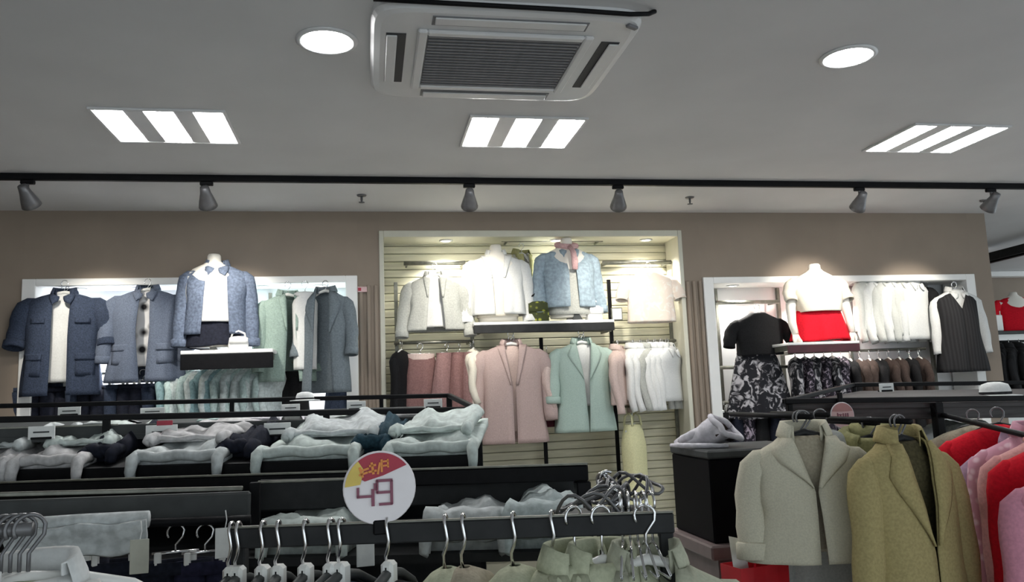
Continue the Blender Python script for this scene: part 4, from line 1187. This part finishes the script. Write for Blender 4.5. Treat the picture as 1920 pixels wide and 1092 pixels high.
# little garments lying on the upper shelf
for i, (px, m, lab) in enumerate(((215, C_greyden, 'grey folded scarf on the upper shelf beside the leftmost card'), (420, C_teal2, 'pale teal folded scarf on the upper shelf in the middle'), (490, C_lilac, 'lilac folded scarf on the upper shelf right of the middle'), (605, C_lilac, 'lilac-grey folded scarf on the upper shelf near the rose skirts'), (765, C_greyden2, 'grey folded scarf at the right of the upper shelf'))):
    v = P(px, 778 - .02 * px, 3.42)
    t = thing('folded_scarf', lab, 'scarf', (v.x, 3.42, 1.6 - .02 + (P(px, 790 - .027 * px, 3.12).z - 1.6) - .012), R(10 * (i - 2)), 'folded scarves on the upper shelf')
    MB().loft([[((k / 10 - .5) * .17, -.07 + .14 * j / 6, .001 + .022 * sin(pi * j / 6) ** .5 * (.8 + .3 * sin(k * 1.3 + j + i))) for k in range(11)] for j in range(7)] + [[((k / 10 - .5) * .17, .07 - .14 * j / 6, 0) for k in range(11)] for j in range(7)], False).build('fold', m, t, True)
    MB().tube([(-.08, -.07, .008), (0, -.074, .010), (.08, -.07, .008)], .008, 8).build('rolled_edge', m, t, True)
cap_hat('white_hat', 'white brimmed hat on the upper shelf below the white top', (P(575, 742, 3.7).x, 3.6, P(575, 752, 3.7).z - .0), C_white, .038)

# ================================================================== FRONT RACK with hangers (centre foreground)
ZR = 1.345
ra = ZP(432, 992, ZR); rb2 = ZP(1262, 962, ZR)
rd = (rb2 - ra).normalized(); rbk = Vector((-rd.y, rd.x, 0)); rang = math.atan2(rd.y, rd.x)
t = thing('clothes_rack', 'dark flat-bar clothes rack in the foreground carrying pale coats', 'clothes rack', (ra.x, ra.y, 0), rang)
LR = (rb2 - ra).length
MB().box((LR / 2, 0, ZR - .02), (LR, .018, .042), 0, .003).build('bar', M_dark, t)
MB().box((LR / 2, 0, ZR + .0025), (LR, .014, .004), 0, .001).build('bar_top_strip', M_steel, t)
for x in (.01, LR * .985):
    MB().box((x, .03, (ZR - .02) / 2 + .02), (.03, .03, ZR - .04), 0, .003).build('post', M_dark, t)
    MB().box((x, .03, .015), (.05, .5, .03), 0, .006).build('foot', M_dark, t)
for px, lab in ((470, 0),):
    pass


def on_bar(px):
    best = None
    d = ROT @ Vector((px - 960, 546 - 985, -F))
    # intersect the picture column with the bar
    lo_, hi_ = 0, 1
    for _ in range(40):
        mid = (lo_ + hi_) / 2; v = ra + (rb2 - ra) * mid - EYE
        c_ = ROT.transposed() @ v
        if 960 + F * c_.x / -c_.z < px: lo_ = mid
        else: hi_ = mid
    return ra + (rb2 - ra) * lo_


def size_hanger(px, tilt, label, tagm=True, neck=.105):
    """hanger with a long hook seen edge-on, white size cap at its neck"""
    p = on_bar(px)
    t = thing('clothes_hanger', label, 'hanger', (p.x, p.y, ZR + .006), rang + R(78 + tilt), 'hangers on the front rack')
    pts = [(.015, -.002, -.026), (.016, -.001, -.012), (.012, 0, .002), (.003, 0, .007), (-.008, 0, .005), (-.015, -.001, -.006), (-.016, -.004, -.022), (-.016, -.007, -.040), (-.013, -.003, -.058), (-.006, .005, -.074), (0, .006, -.088), (0, .003, -neck)]
    MB().tube(pts, .0036, 8).build('hook', M_chrome, t, True)
    w_ = .17 if tagm else .10
    if not tagm: neck += .02
    arms = [(-w_, 0, -neck - .075), (-w_ * .8, 0, -neck - .048), (-w_ * .4, 0, -neck - .016), (0, 0, -neck), (w_ * .4, 0, -neck - .016), (w_ * .8, 0, -neck - .048), (w_, 0, -neck - .075)]
    MB().tube(arms, [.008, .010, .010, .011, .010, .010, .008], 10).build('shoulder_bar', M_grey, t, True)
    if tagm:
        c_ = MB().box((0, 0, -neck - .006), (.036, .028, .056), 0, .007).build('size_cap', M_hangw, t)
        c_.location = (0, 0, 0)
        MB().box((-.0184, 0, -neck + .003), (.001, .003, .016)).build('size_mark', M_black, c_)
        MB().box((-.0184, .0, -neck - .006), (.001, .011, .003)).build('size_mark', M_black, c_)
    return p


caps = [(412, 8, 'hanger on the front rack, leftmost, just past the bar end'), (447, 10, 'hanger with white size cap on the front rack, second from the left'), (493, 6, 'hanger with white size cap on the front rack, third from the left'), (522, 12, 'hanger with white size cap on the front rack, fourth from the left'),
        (573, 4, 'hanger with white size cap on the front rack, fifth from the left'), (620, -3, 'hanger with white size cap on the front rack, sixth from the left'), (640, -6, 'hanger with white size cap on the front rack, seventh from the left'), (728, 0, 'hanger with white size cap on the front rack, below the round 49 sign'),
        (835, 6, 'hanger on the front rack right of the round 49 sign'), (868, 4, 'hanger on the front rack, second right of the round 49 sign'), (962, 0, 'hanger on the front rack holding the dark collar coat'), (1034, 0, 'hanger on the front rack holding the sage coat')]
FC = [C_black, C_dnavy, C_greyteal, C_dnavy, C_black, C_dnavy, C_navy, C_black, C_sage, C_tan, C_sage, C_sage]
FL = ['black', 'dark navy', 'dark grey', 'deep navy', 'plain black', 'ink navy', 'navy denim', 'soft black', 'sage green', 'tan', 'pale sage', 'sage grey']
for i, (px, tl, lab) in enumerate(caps):
    p = size_hanger(max(px, 434), tl, lab, i < 8)
    if i == 0: continue
    nk = .128 if i < 8 else .105
    s_ = .2
    t = thing('hanging_coat', '%s coat edge-on, %s on the front rack' % (FL[i], ORD[i]), 'coat', (p.x, p.y, ZR + .006 - nk), rang + R(78 + tl), 'coats on the front rack')
    make_garment(t, FC[i], s=s_, L=.7, h=.22, d=.045, sl=.5, sp=.0, sr=.05, collar='none', n=28, rows=18, seed=i, fold=.04)
# the pale sage coats at the right end of the bar, facing the camera
for i, (px, rz, dy, m, lab) in enumerate(((1075, 38, .0, C_sage, 'pale sage coat half turned on the front rack'), (1125, 24, -.02, C_sage, 'second pale sage coat half turned near the end of the front rack'), (1205, 2, -.06, cloth('light_sage_wool', (.42, .43, .33), amt=.12, scale=60), 'pale sage coat facing the camera at the end of the front rack'))):
    p = on_bar(px)
    nk = .098
    hang('sage_coat', lab, 'coat', m, (p.x, p.y + dy * .2, ZR + .006), rang + R(rz), 'pale sage coats', neck=nk, hm=M_hangw, s=.185, L=.75, h=.22, d=.08, gap=(.05, .01, .01) if i == 2 else None, sl=.5, sp=.03, sr=.06, collar='lapel', seed=i + 2, pockets=1, buttons=2 if i == 2 else 0)
# bundle of empty wire hangers at the end of the bar
for i in range(5):
    p = on_bar(1165 + i * 14)
    t = thing('wire_hanger', 'empty wire hanger, %s at the front rack end' % ORD[i], 'hanger', (p.x, p.y, ZR + .02), rang + R(80 + i * 5), 'empty wire hangers')
    key = 'wire'
    if key not in HC:
        HC[key] = (MB().tube([(-.026 * cos(a), 0, .022 * sin(a) + .004) for a in [R(-25 + 20 * k) for k in range(11)]] + [(.018, 0, -.016), (0, 0, -.035), (0, 0, -.075)], .0028, 6).mesh('hook', M_chrome, True),
                   MB().tube([(0, 0, -.075), (-.03, 0, -.088), (-.10, 0, -.125), (-.095, 0, -.132), (.095, 0, -.132), (.10, 0, -.125), (.03, 0, -.088), (0, 0, -.075)], .0028, 6).mesh('wire_frame', M_chrome, True))
    put('hook', HC[key][0], t); put('wire_frame', HC[key][1], t)
# loose scarf-like bunch on the bar (grey tangle behind the bar end)
p = P(1150, 945, 1.95)
for i in range(9):
    t = thing('wire_hanger', 'grey metal hanger lying in the tangle behind the end of the front rack', 'hanger', (p.x + .02 * (i - 4), 1.92 + .012 * i, P(1150, 958, 1.95).z + .004 * i), R(20 * i), 'tangled metal hangers')
    HK = 'tangle%d' % (i % 3)
    if HK not in HC:
        a0 = .5 * (i % 3)
        HC[HK] = (MB().tube([(.07 * cos(a + a0), .05 * sin(a), .02 + .022 * sin(2 * a + a0) + .012 * cos(3 * a)) for a in [2 * pi * k / 24 for k in range(25)]], .0045, 6).mesh('wire_loop', M_spot, True),
                  MB().tube([(.07 + .018 * cos(a), 0, .035 + .02 * sin(a)) for a in [R(-90 + 22 * k) for k in range(11)]], .004, 6).mesh('hook', M_chrome, True))
    put('wire_loop', HC[HK][0], t); put('hook', HC[HK][1], t)
zt = P(1150, 958, 1.95).z
t = thing('side_ledge', 'narrow dark ledge behind the front rack under the tangled hangers', 'ledge', (p.x - .01, 1.97, 0))
MB().box((0, 0, zt - .012), (.24, .18, .016), 0, .003).build('board', M_dark, t); MB().box((0, 0, (zt - .02) / 2), (.05, .05, zt - .02), 0, .004).build('post', M_dark, t); MB().box((0, 0, .012), (.3, .22, .024), 0, .005).build('foot', M_dark, t)


# round price sign
def round_sign(px, py, Y, rpx, label, big=True, rz=0):
    p = P(px, py, Y); r = rpx * Y / F
    t = thing('round_price_sign', label, 'sign', (p.x, Y, p.z), R(rz), 'round price signs')
    def disc(r_, y0, y1, a0=0, a1=2 * pi, n=40):
        return [(r_ * cos(a0 + (a1 - a0) * k / n), r_ * sin(a0 + (a1 - a0) * k / n)) for k in range(n if a1 - a0 > 6.2 else n + 1)]
    MB().prism(disc(r, 0, 0), .0, .006).build('disc', M_sign if big else M_signpink, t)
    MB().tube([(r * cos(2 * pi * k / 40), 0.003, r * sin(2 * pi * k / 40)) for k in range(41)], .003, 6).build('rim', M_sign, t, True)
    if big:
        # red upper segment, slanting, and a yellow left piece
        a0, a1 = R(38), R(152)
        seg = disc(r * .985, 0, 0, a0, a1, 20)
        MB().prism(seg + [(-r * .42, r * .20), (r * .1, r * .34)], -.0025, -.0005).build('red_band', M_signred, t)
        yl = disc(r * .985, 0, 0, R(128), R(176), 10)
        MB().prism(yl + [(-r * .55, r * .12), (-r * .44, r * .52)], -.004, -.0027).build('yellow_band', M_signyel, t)
        # lettering on the band: three blocky characters
        def bar(x, z, w_, h_, a=0, m=M_signor, y=-.0052, nm='lettering'):
            pts = [(-w_ / 2, -h_ / 2), (w_ / 2, -h_ / 2), (w_ / 2, h_ / 2), (-w_ / 2, h_ / 2)]
            MB().prism([(x * r + (u * cos(a) - v * sin(a)) * r, z * r + (u * sin(a) + v * cos(a)) * r) for u, v in pts], y, y + .0012).build(nm, m, t)
        for x, z, w_, h_, a in ((-.52, .46, .07, .30, .3), (-.46, .42, .26, .06, .3), (-.40, .54, .2, .06, .3), (-.20, .56, .07, .34, .15), (-.20, .48, .24, .06, .15), (-.2, .64, .2, .06, .15), (-.02, .55, .06, .34, -.2), (.06, .62, .06, .36, .0), (.16, .74, .2, .05, .08), (.16, .62, .2, .05, .08), (.24, .68, .05, .24, .05)):
            bar(x, z, w_, h_, a)
        # the number 49 in open block strokes
        D = dict(m=M_signdig, nm='digit_stroke')
        for x, z, w_, h_ in ((-.62, -.10, .055, .26), (-.43, -.22, .42, .055), (-.20, -.26, .07, .46),
                             (-.13, .04, .075, .18), (.13, .20, .44, .06), (.33, -.14, .06, .66), (.10, -.13, .38, .055), (.16, -.46, .36, .055), (-.08, .04, .055, .34)):
            bar(x, z, w_ + .022, h_ + .02, **D)
        MB().box((0, .012, -r - .008), (.03, .03, .03), 0, .003).build('clip', M_black, t)
        MB().tube([(0, .008, -r), (0, .008, -r - .03)], .004, 8).build('stem', M_chrome, t)
    else:
        ring = disc(r * .97, 0, 0, R(20), R(160), 16)
        MB().prism(ring + [(-r * .5, r * .3), (r * .5, r * .3)], -.002, -.0004).build('red_band', mat('sign_dull_red', (.42, .20, .19), .5, kind='weave', scale=12, amt=.1), t)
        for x, z, w_, h_ in ((-.45, -.05, .08, .5), (-.25, .05, .3, .08), (-.2, -.2, .08, .5), (.05, -.1, .08, .5), (.25, -.12, .09, .55), (.45, -.12, .09, .55)):
            MB().box((x * r, -.002, z * r), (w_ * r, .0015, h_ * r)).build('digit_stroke', M_signdig, t)
        MB().box((0, .008, r + .02), (.02, .01, .04), 0, .002).build('clip', M_black, t)
    return t


sgY = on_bar(712).y - .012
round_sign(712, 915, sgY, 63, 'round white price sign reading 49 with a red and yellow top on the front rack', True, 4)

# ================================================================== NEAR RACK, lower left corner
p = P(62, 992, 1.40); p0 = P(-300, 1000, 1.40)
t = thing('chrome_rack', 'chrome rack arm at the lower left corner carrying pale coats', 'clothes rack', (p.x, 1.40, 0))
MB().tube([(p0.x - p.x, 0, p.z), (0, 0, p.z)], .011, 12).build('arm', M_spot, t, True)
MB().box((p0.x - p.x, 0, p.z / 2), (.03, .03, p.z + .03), 0, .003).build('post', M_dark, t); MB().box((p0.x - p.x, 0, .015), (.05, .5, .03), 0, .006).build('foot', M_dark, t)
for i in range(6):
    px = 56 - i * 17
    cx = P(px, 992, 1.40).x
    rz_ = R(30 + 7 * i)
    lab = ('white coat at the right end of the near left rack', 'off-white coat behind the white one on the near left rack', 'beige coat in the middle of the near left rack', 'olive coat fourth on the near left rack', 'pale grey coat fifth on the near left rack', 'tan coat at the left edge of the picture')[i]
    t = thing('pale_coat', lab, 'coat', (cx, 1.40, p.z + .008 - .085), rz_, 'coats on the near left rack')
    make_garment(t, (C_white, C_sage, C_tan, C_sage, C_greywhite, C_tan)[i], s=.2 if i == 0 else .19, L=.7, h=.22, d=.045, sl=.5, sp=.05, sr=.06, collar='lapel' if i == 0 else 'none', seed=i, n=30, rows=18)
    hanger((cx, 1.40, p.z + .008), rz_, 'hanger of the ' + lab, 'hangers of the near left rack', hm=M_spot, neck=.085)
# pale and navy garments hanging from the gondola front, behind that corner
vz = P(150, 988, 2.3)
rail('hanging_rail', 'hanging rail under the grey fascia panel of the gondola', P(-60, 994, 2.36), P(470, 974, 2.36), .012, M_black)
t = thing('draped_denim', 'pale grey denim draped over the rail under the grey fascia panel', 'jeans', P(150, 990, 2.32))
MB().loft([[(-.17 + .34 * k / 16, -.02 - .012 * cos(j * .8) - .006 * sin(k * 1.5 + j * .4), .012 - .085 * j / 6 + .004 * sin(k * .9)) for k in range(17)] for j in range(7)], False).build('front_drop', C_greyden, t, True, .012)
MB().tube([(-.17, -.005, .012), (0, -.008, .014), (.17, -.005, .012)], .022, 10).build('top_fold', C_greyden, t, True)
for i, (px, w_, m, lab) in enumerate(((215, .075, C_dnavy, 'dark navy jeans hanging below the draped pale denim'), (330, .09, C_dnavy, 'dark navy jeans hanging under the right end of the grey fascia panel'), (385, .08, cloth('navy_print', (.02, .02, .045), amt=.6, scale=15), 'navy printed trousers beside the front rack end'), (130, .09, C_dnavy, 'dark jeans behind the white coat at the lower left'))):
    v = P(px, 990, 2.4)
    t = thing('hanging_jeans', lab, 'jeans', (v.x, 2.42, v.z - .09), R(8), 'dark jeans hung on the gondola front'); trousers(t, m, .6, w_, i)
    clip_hanger((v.x, 2.40, v.z - .005), R(8), 'clip hanger of the ' + lab.split(' hanging')[0].split(' behind')[0].split(' beside')[0] + (' left', ' right', ' print', ' corner')[i] + ' pair under the grey fascia', 'clip hangers on the gondola front', .12)
def hang_tag(px, py, Y, w_, h_, m, label):
    p = P(px, py, Y)
    t = thing('hang_tag', label, 'tag', (p.x, Y, p.z), R(5), 'pale hang tags')
    MB().box((0, 0, -h_ / 2), (w_, .004, h_), 0, .001).build('card', m, t); MB().tube([(0, 0, -.004), (.004, .004, .02), (0, .01, .045)], .0015, 6).build('string', M_white, t)


hang_tag(262, 1012, 2.25, .045, .085, mat('tag_cream', (.50, .50, .42), .6, kind='weave', scale=20, amt=.1), 'cream hang tag among the dark jeans under the grey fascia')
hang_tag(422, 990, 2.343, .05, .08, M_card, 'pale hang tag at the left end of the front rack')
hang_tag(685, 1018, 2.0, .042, .055, M_card, 'pale hang tag below the bar of the front rack left of the 49 sign')

# ================================================================== BLACK PEDESTAL
c0 = P(1259, 832, 3.15); c1 = P(1345, 842, 2.85)
e = thing('display_pedestal', 'tall glossy black pedestal right of the slatted niche', 'pedestal', (0, 0, 0))
pl = P(1258, 830, 3.15); pm = P(1350, 838, 2.82)
zt = P(1345, 838, 2.85).z
cxp, cyp = P(1368, 840, 3.1).x, 3.12
def quadbox(name, x0, x1, y0, y1, z0, z1, m, ch=.006):
    return MB().box(((x0 + x1) / 2, (y0 + y1) / 2, (z0 + z1) / 2), (x1 - x0, y1 - y0, z1 - z0), 0, ch).build(name, m, e)


YB_ = 3.15
px0 = P(1258, 832, YB_).x; px1 = px0 + .42
YF_ = px0 / P(1328, 845, 1.0).x
zt = P(1328, 846, YF_).z; zb = P(1328, 1022, YF_).z
quadbox('body', px0, px1, YF_, YB_, zb, zt - .03, M_gloss)
quadbox('top_board', px0 - .005, px1 + .005, YF_ - .005, YB_ + .005, zt - .03, zt, M_grey)
quadbox('ledge', px0 - .03, px1 + .03, YF_ - .04, YB_ + .03, zb - .05, zb, M_ledge)
quadbox('base', px0 + .02, px1 - .02, YF_ + .02, YB_ - .02, 0, zb - .05, M_ledge)
# pale lilac knit bag on top
ym = (YF_ + YB_) / 2
lp = P(1335, 822, ym)
t = thing('slouchy_bag', 'pale lilac slouchy fabric bag with an open mouth on the black pedestal', 'bag', (lp.x - .01, ym + .0, zt + .001), R(-38))
rings = []
for i in range(17):
    u = i / 16
    rr = .012 + .052 * (u ** .75)
    cz_ = .010 + .062 * u ** 1.3
    tilt_ = .9 * u
    rings.append([(-.135 + .20 * u - rr * sin(tilt_) * sin(a) * .9 + .008 * sin(3 * a + 6 * u), rr * 1.25 * cos(a) * (1 + .09 * sin(5 * a + 9 * u)), max(0.001, cz_ + rr * cos(tilt_) * sin(a) * (1 + .12 * sin(4 * a + 7 * u)))) for a in [2 * pi * j / 28 for j in range(28)]])
MB().loft(rings, True, True, False).build('body', C_lilac, t, True, .005)
last = [Vector(v) for v in rings[-1]]; cen = sum(last, Vector()) / len(last)
MB().tube(last + [last[0]], .012, 8).build('rolled_mouth', C_lilac, t, True)
MB().loft([[cen + (v - cen) * .93 + Vector((-.002, 0, -.004)) for v in last], [cen + (v - cen) * .8 + Vector((-.03, 0, -.02)) for v in last]], True, False, True).build('dark_lining', C_brown, t, True)
MB().tube([(-.14, -.05, .010), (-.09, -.082, .010), (0, -.095, .010), (.09, -.085, .010)], [.007, .010, .010, .007], 8).build('strap', C_lilac, t, True)
MB().tube([(-.13, .02, .016), (-.10, -.03, .03), (-.06, -.04, .045), (-.02, -.03, .06)], [.01, .016, .018, .012], 8).build('fabric_fold', C_lilac, t, True)

# red paper bag
p = P(1414, 1056, 2.52)
t = thing('red_paper_bag', 'red paper bag with a white paper sheet below the beige coat', 'bag', (p.x, 2.52, p.z - .42), R(12))
MB().loft([[(sx * .09 * k, sy * .05 * k, z) for sx, sy in ((-1, -1), (-.5, -1.04), (0, -1), (.5, -1.04), (1, -1), (1, 1), (-1, 1))] for z, k in ((0, .95), (.02, 1), (.2, 1), (.42, 1.05))], True, True, False).build('body', M_bag, t, False, .003)
MB().tube([(-.04, -.05, .41), (-.035, -.055, .46), (0, -.057, .48), (.035, -.055, .46), (.04, -.05, .41)], .004, 6).build('handle', C_red, t, True)
MB().loft([[(-.085 + .002 * k, -.01 - .004 * k, .36), (-.03 + .002 * k, -.01 - .004 * k, .37), (-.045 + .002 * k, -.01, .50), (-.10 + .002 * k, -.01, .515)] for k in (0, 1)], True, True, True).build('paper_sheet', M_card, t)
t2 = thing('red_bag_stand', 'small dark stool under the red paper bag', 'stool', (p.x, 2.52, 0)); zz = p.z - .422
MB().box((0, 0, zz - .012), (.30, .24, .024), 0, .005).build('seat', M_dark, t2)
for sx in (-1, 1):
    for sy in (-1, 1): MB().box((sx * .12, sy * .09, (zz - .024) / 2), (.025, .025, zz - .024), 0, .003).build('leg', M_dark, t2)

# ================================================================== RIGHT GONDOLA and coats
h = thing('coat_gondola', 'black frame gondola with grey shelf behind the beige and olive coats', 'display rack', (0, 0, 0))
a1 = P(1470, 753, 2.9); b1 = P(2000, 746, 2.9); a2 = P(1600, 722, 3.5); b2 = P(2000, 717, 3.5)
MB().beam(a1, b1, .022, .022, .003).build('front_rail', M_black, h); MB().beam(a2, b2, .02, .02, .003).build('rear_rail', M_black, h); MB().beam(a1, a2, .018, .018, .003).build('end_rail', M_black, h)
for v, w_ in ((a1 + Vector((.02, 0, 0)), .022), (b1, .022), (a2, .02), (b2, .02), (P(1755, 750, 2.9), .036)):
    MB().beam((v.x, v.y, 0), (v.x, v.y, v.z - .01), w_, w_, .003).build('post', M_black, h)
ua = [a1 + Vector((.02, .02, -.012)), b1 + Vector((0, .02, -.012)), b2 + Vector((0, -.02, -.03)), a2 + Vector((.02, -.02, -.03))]
MB().loft([[v + Vector((0, 0, -.02)) for v in ua], ua], True, True, True).build('upper_shelf', M_shelf, h)
MB().beam(a1 + Vector((.05, .05, -.05)), b1 + Vector((0, .05, -.05)), .015, .06, .003).build('shelf_fascia', M_shelf, h)
us = [a1 + Vector((.02, .02, -.22)), b1 + Vector((0, .02, -.22)), b2 + Vector((0, -.02, -.22)), a2 + Vector((.02, -.02, -.22))]
MB().loft([[v + Vector((0, 0, -.02)) for v in us], us], True, True, True).build('lower_shelf', M_dark, h)
zls = P(1755, 750, 2.9).z - .22
zus = (a1.z + b1.z) / 2 - .02
for i, (px, m, lab) in enumerate(((1700, C_white, 'white folded garment under the rail left of the black post'), (1800, C_paleden, 'pale blue folded garment under the rail right of the black post'), (1850, C_greyden, 'grey folded garment behind the red coat'))):
    v = P(px, 800, 3.15)
    folded_jeans(lab, (v.x, 3.0, b1.z - .22 + (a1.z - b1.z) * .5 + .02), 0, .18, .3, 0, m, .06 + .02 * (i == 1), 0, 70 + i, 'folded garments on the right gondola')
price_card(1662, 727, 3.15, 32, 17, 'white card on the upper shelf of the right gondola')
price_card(1697, 697, 5.70, 30, 22, 'white card among the dark brown dresses') if False else None
cap_hat('white_hat', 'white brimmed hat on the shelf at the far right', (P(1883, 742, 3.15).x, 3.2, P(1883, 744, 3.15).z), C_white, .065)
round_sign(1580, 779, 2.872, 25, 'small pinkish round price sign hanging behind the beige coat', False, 0)

# face-out arms carrying the big coats
def big_coat(name, label, m, px, py, Y, rz, neck=.055, arm=True, group='large coats on the right gondola', **kw):
    loc = top_at(px, py, Y, neck)
    t = hang(name, label, 'coat', m, loc, R(rz), group, neck=neck, hm=M_dark, hk=M_spot, **kw)
    return loc


l1 = big_coat('beige_coat', 'beige wool coat with wide lapels on the right rack', C_beige, 1508, 812, 2.38, -14, s=.165, L=.385, h=.215, d=.09, gap=(.055, .004, .012), sl=.27, sp=.035, sr=.056, cuff=True, collar='lapel', seed=3, pockets=0, buttons=0, n=56, rows=30, fold=.035)
l2 = big_coat('olive_coat', 'olive wool coat with broad lapels on the right rack', C_olive, 1690, 822, 2.22, 10, s=.160, L=.72, h=.195, d=.085, gap=(.05, .004, .002), sl=.5, sp=.038, sr=.056, collar='lapel', seed=6, pockets=1, buttons=1, n=56, rows=30, fold=.035)
l3 = big_coat('olive_hooded_coat', 'olive hooded coat between the beige and the olive coats', C_olive2, 1632, 822, 2.50, -32, s=.16, L=.65, h=.19, d=.08, sl=.45, sp=.02, sr=.055, collar='hood', seed=2)
hang('grey_camisole', 'grey tweed top inside the beige coat', 'top', C_tan, (l1[0], l1[1] + .02, l1[2] - .0), R(-14), neck=.066, hm=M_dark, hk=M_spot, s=.125, L=.34, h=.12, d=.05, sleeve='none', collar='crew', seed=2)
hang('olive_camisole', 'dark olive top inside the olive coat', 'top', cloth('dark_olive_rib', (.07, .06, .03), amt=.4), (l2[0], l2[1] + .02, l2[2]), R(10), neck=.066, hm=M_dark, hk=M_spot, s=.12, L=.5, h=.12, d=.05, sleeve='none', collar='crew', seed=2)
l4 = big_coat('grey_coat', 'long pale grey coat hanging behind the beige coat', cloth('pale_grey_wool', (.42, .43, .41), amt=.15, scale=60), 1540, 806, 2.56, -14, s=.15, L=.70, h=.19, d=.07, sl=.48, sp=.02, sr=.05, collar='none', seed=5)
for l_, lab in ((l4, 'face-out arm carrying the pale grey coat'), (l1, 'face-out arm carrying the beige coat'), (l2, 'face-out arm carrying the olive coat'), (l3, 'face-out arm carrying the olive hooded coat')):
    rail('faceout_arm', lab, (l_[0], l_[1] - .05, l_[2] - .004), (l_[0], 2.9, l_[2] - .004), .009, M_black, cat='rail arm', group='face-out arms')
# side rail with red and pink coats running toward the camera at the right edge
row = [(1826, 800, 2.75, C_tan, 'pale grey-beige coat at the back of the red and pink row'), (1872, 798, 2.58, C_red, 'red coat at the back of the red and pink row'), (1926, 826, 2.44, C_mauve, 'mauve coat in the red and pink row'), (1948, 812, 2.34, C_pinkplaid, 'pink checked coat in the red and pink row'),
       (1978, 822, 2.22, C_coral, 'coral pink coat in the red and pink row'), (2002, 828, 2.08, C_red, 'red coat near the front of the red and pink row'), (2035, 880, 1.94, C_pink, 'pink coat at the front of the red and pink row')]
pts_ = []
for i, (px, py, Y, m, lab) in enumerate(row):
    loc = top_at(px, py, Y, .05); pts_.append(Vector((loc[0], loc[1], loc[2])))
    hang('wool_coat', lab, 'coat', m, loc, R(-28), 'red and pink coats at the right edge', neck=.05, hm=M_dark, hk=M_spot, s=.18, L=.72 if i != 6 else .5, h=.2, d=.065, sl=.52, sp=.025, sr=.05, collar='lapel' if i > 1 else 'none', seed=i, n=36, rows=20)
rail('side_rail', 'dark rail running toward the camera with the red and pink coats', pts_[0] + Vector((0, .2, -.004)), pts_[-1] + Vector((0, -.05, -.004)), .010, M_black, cat='rail')
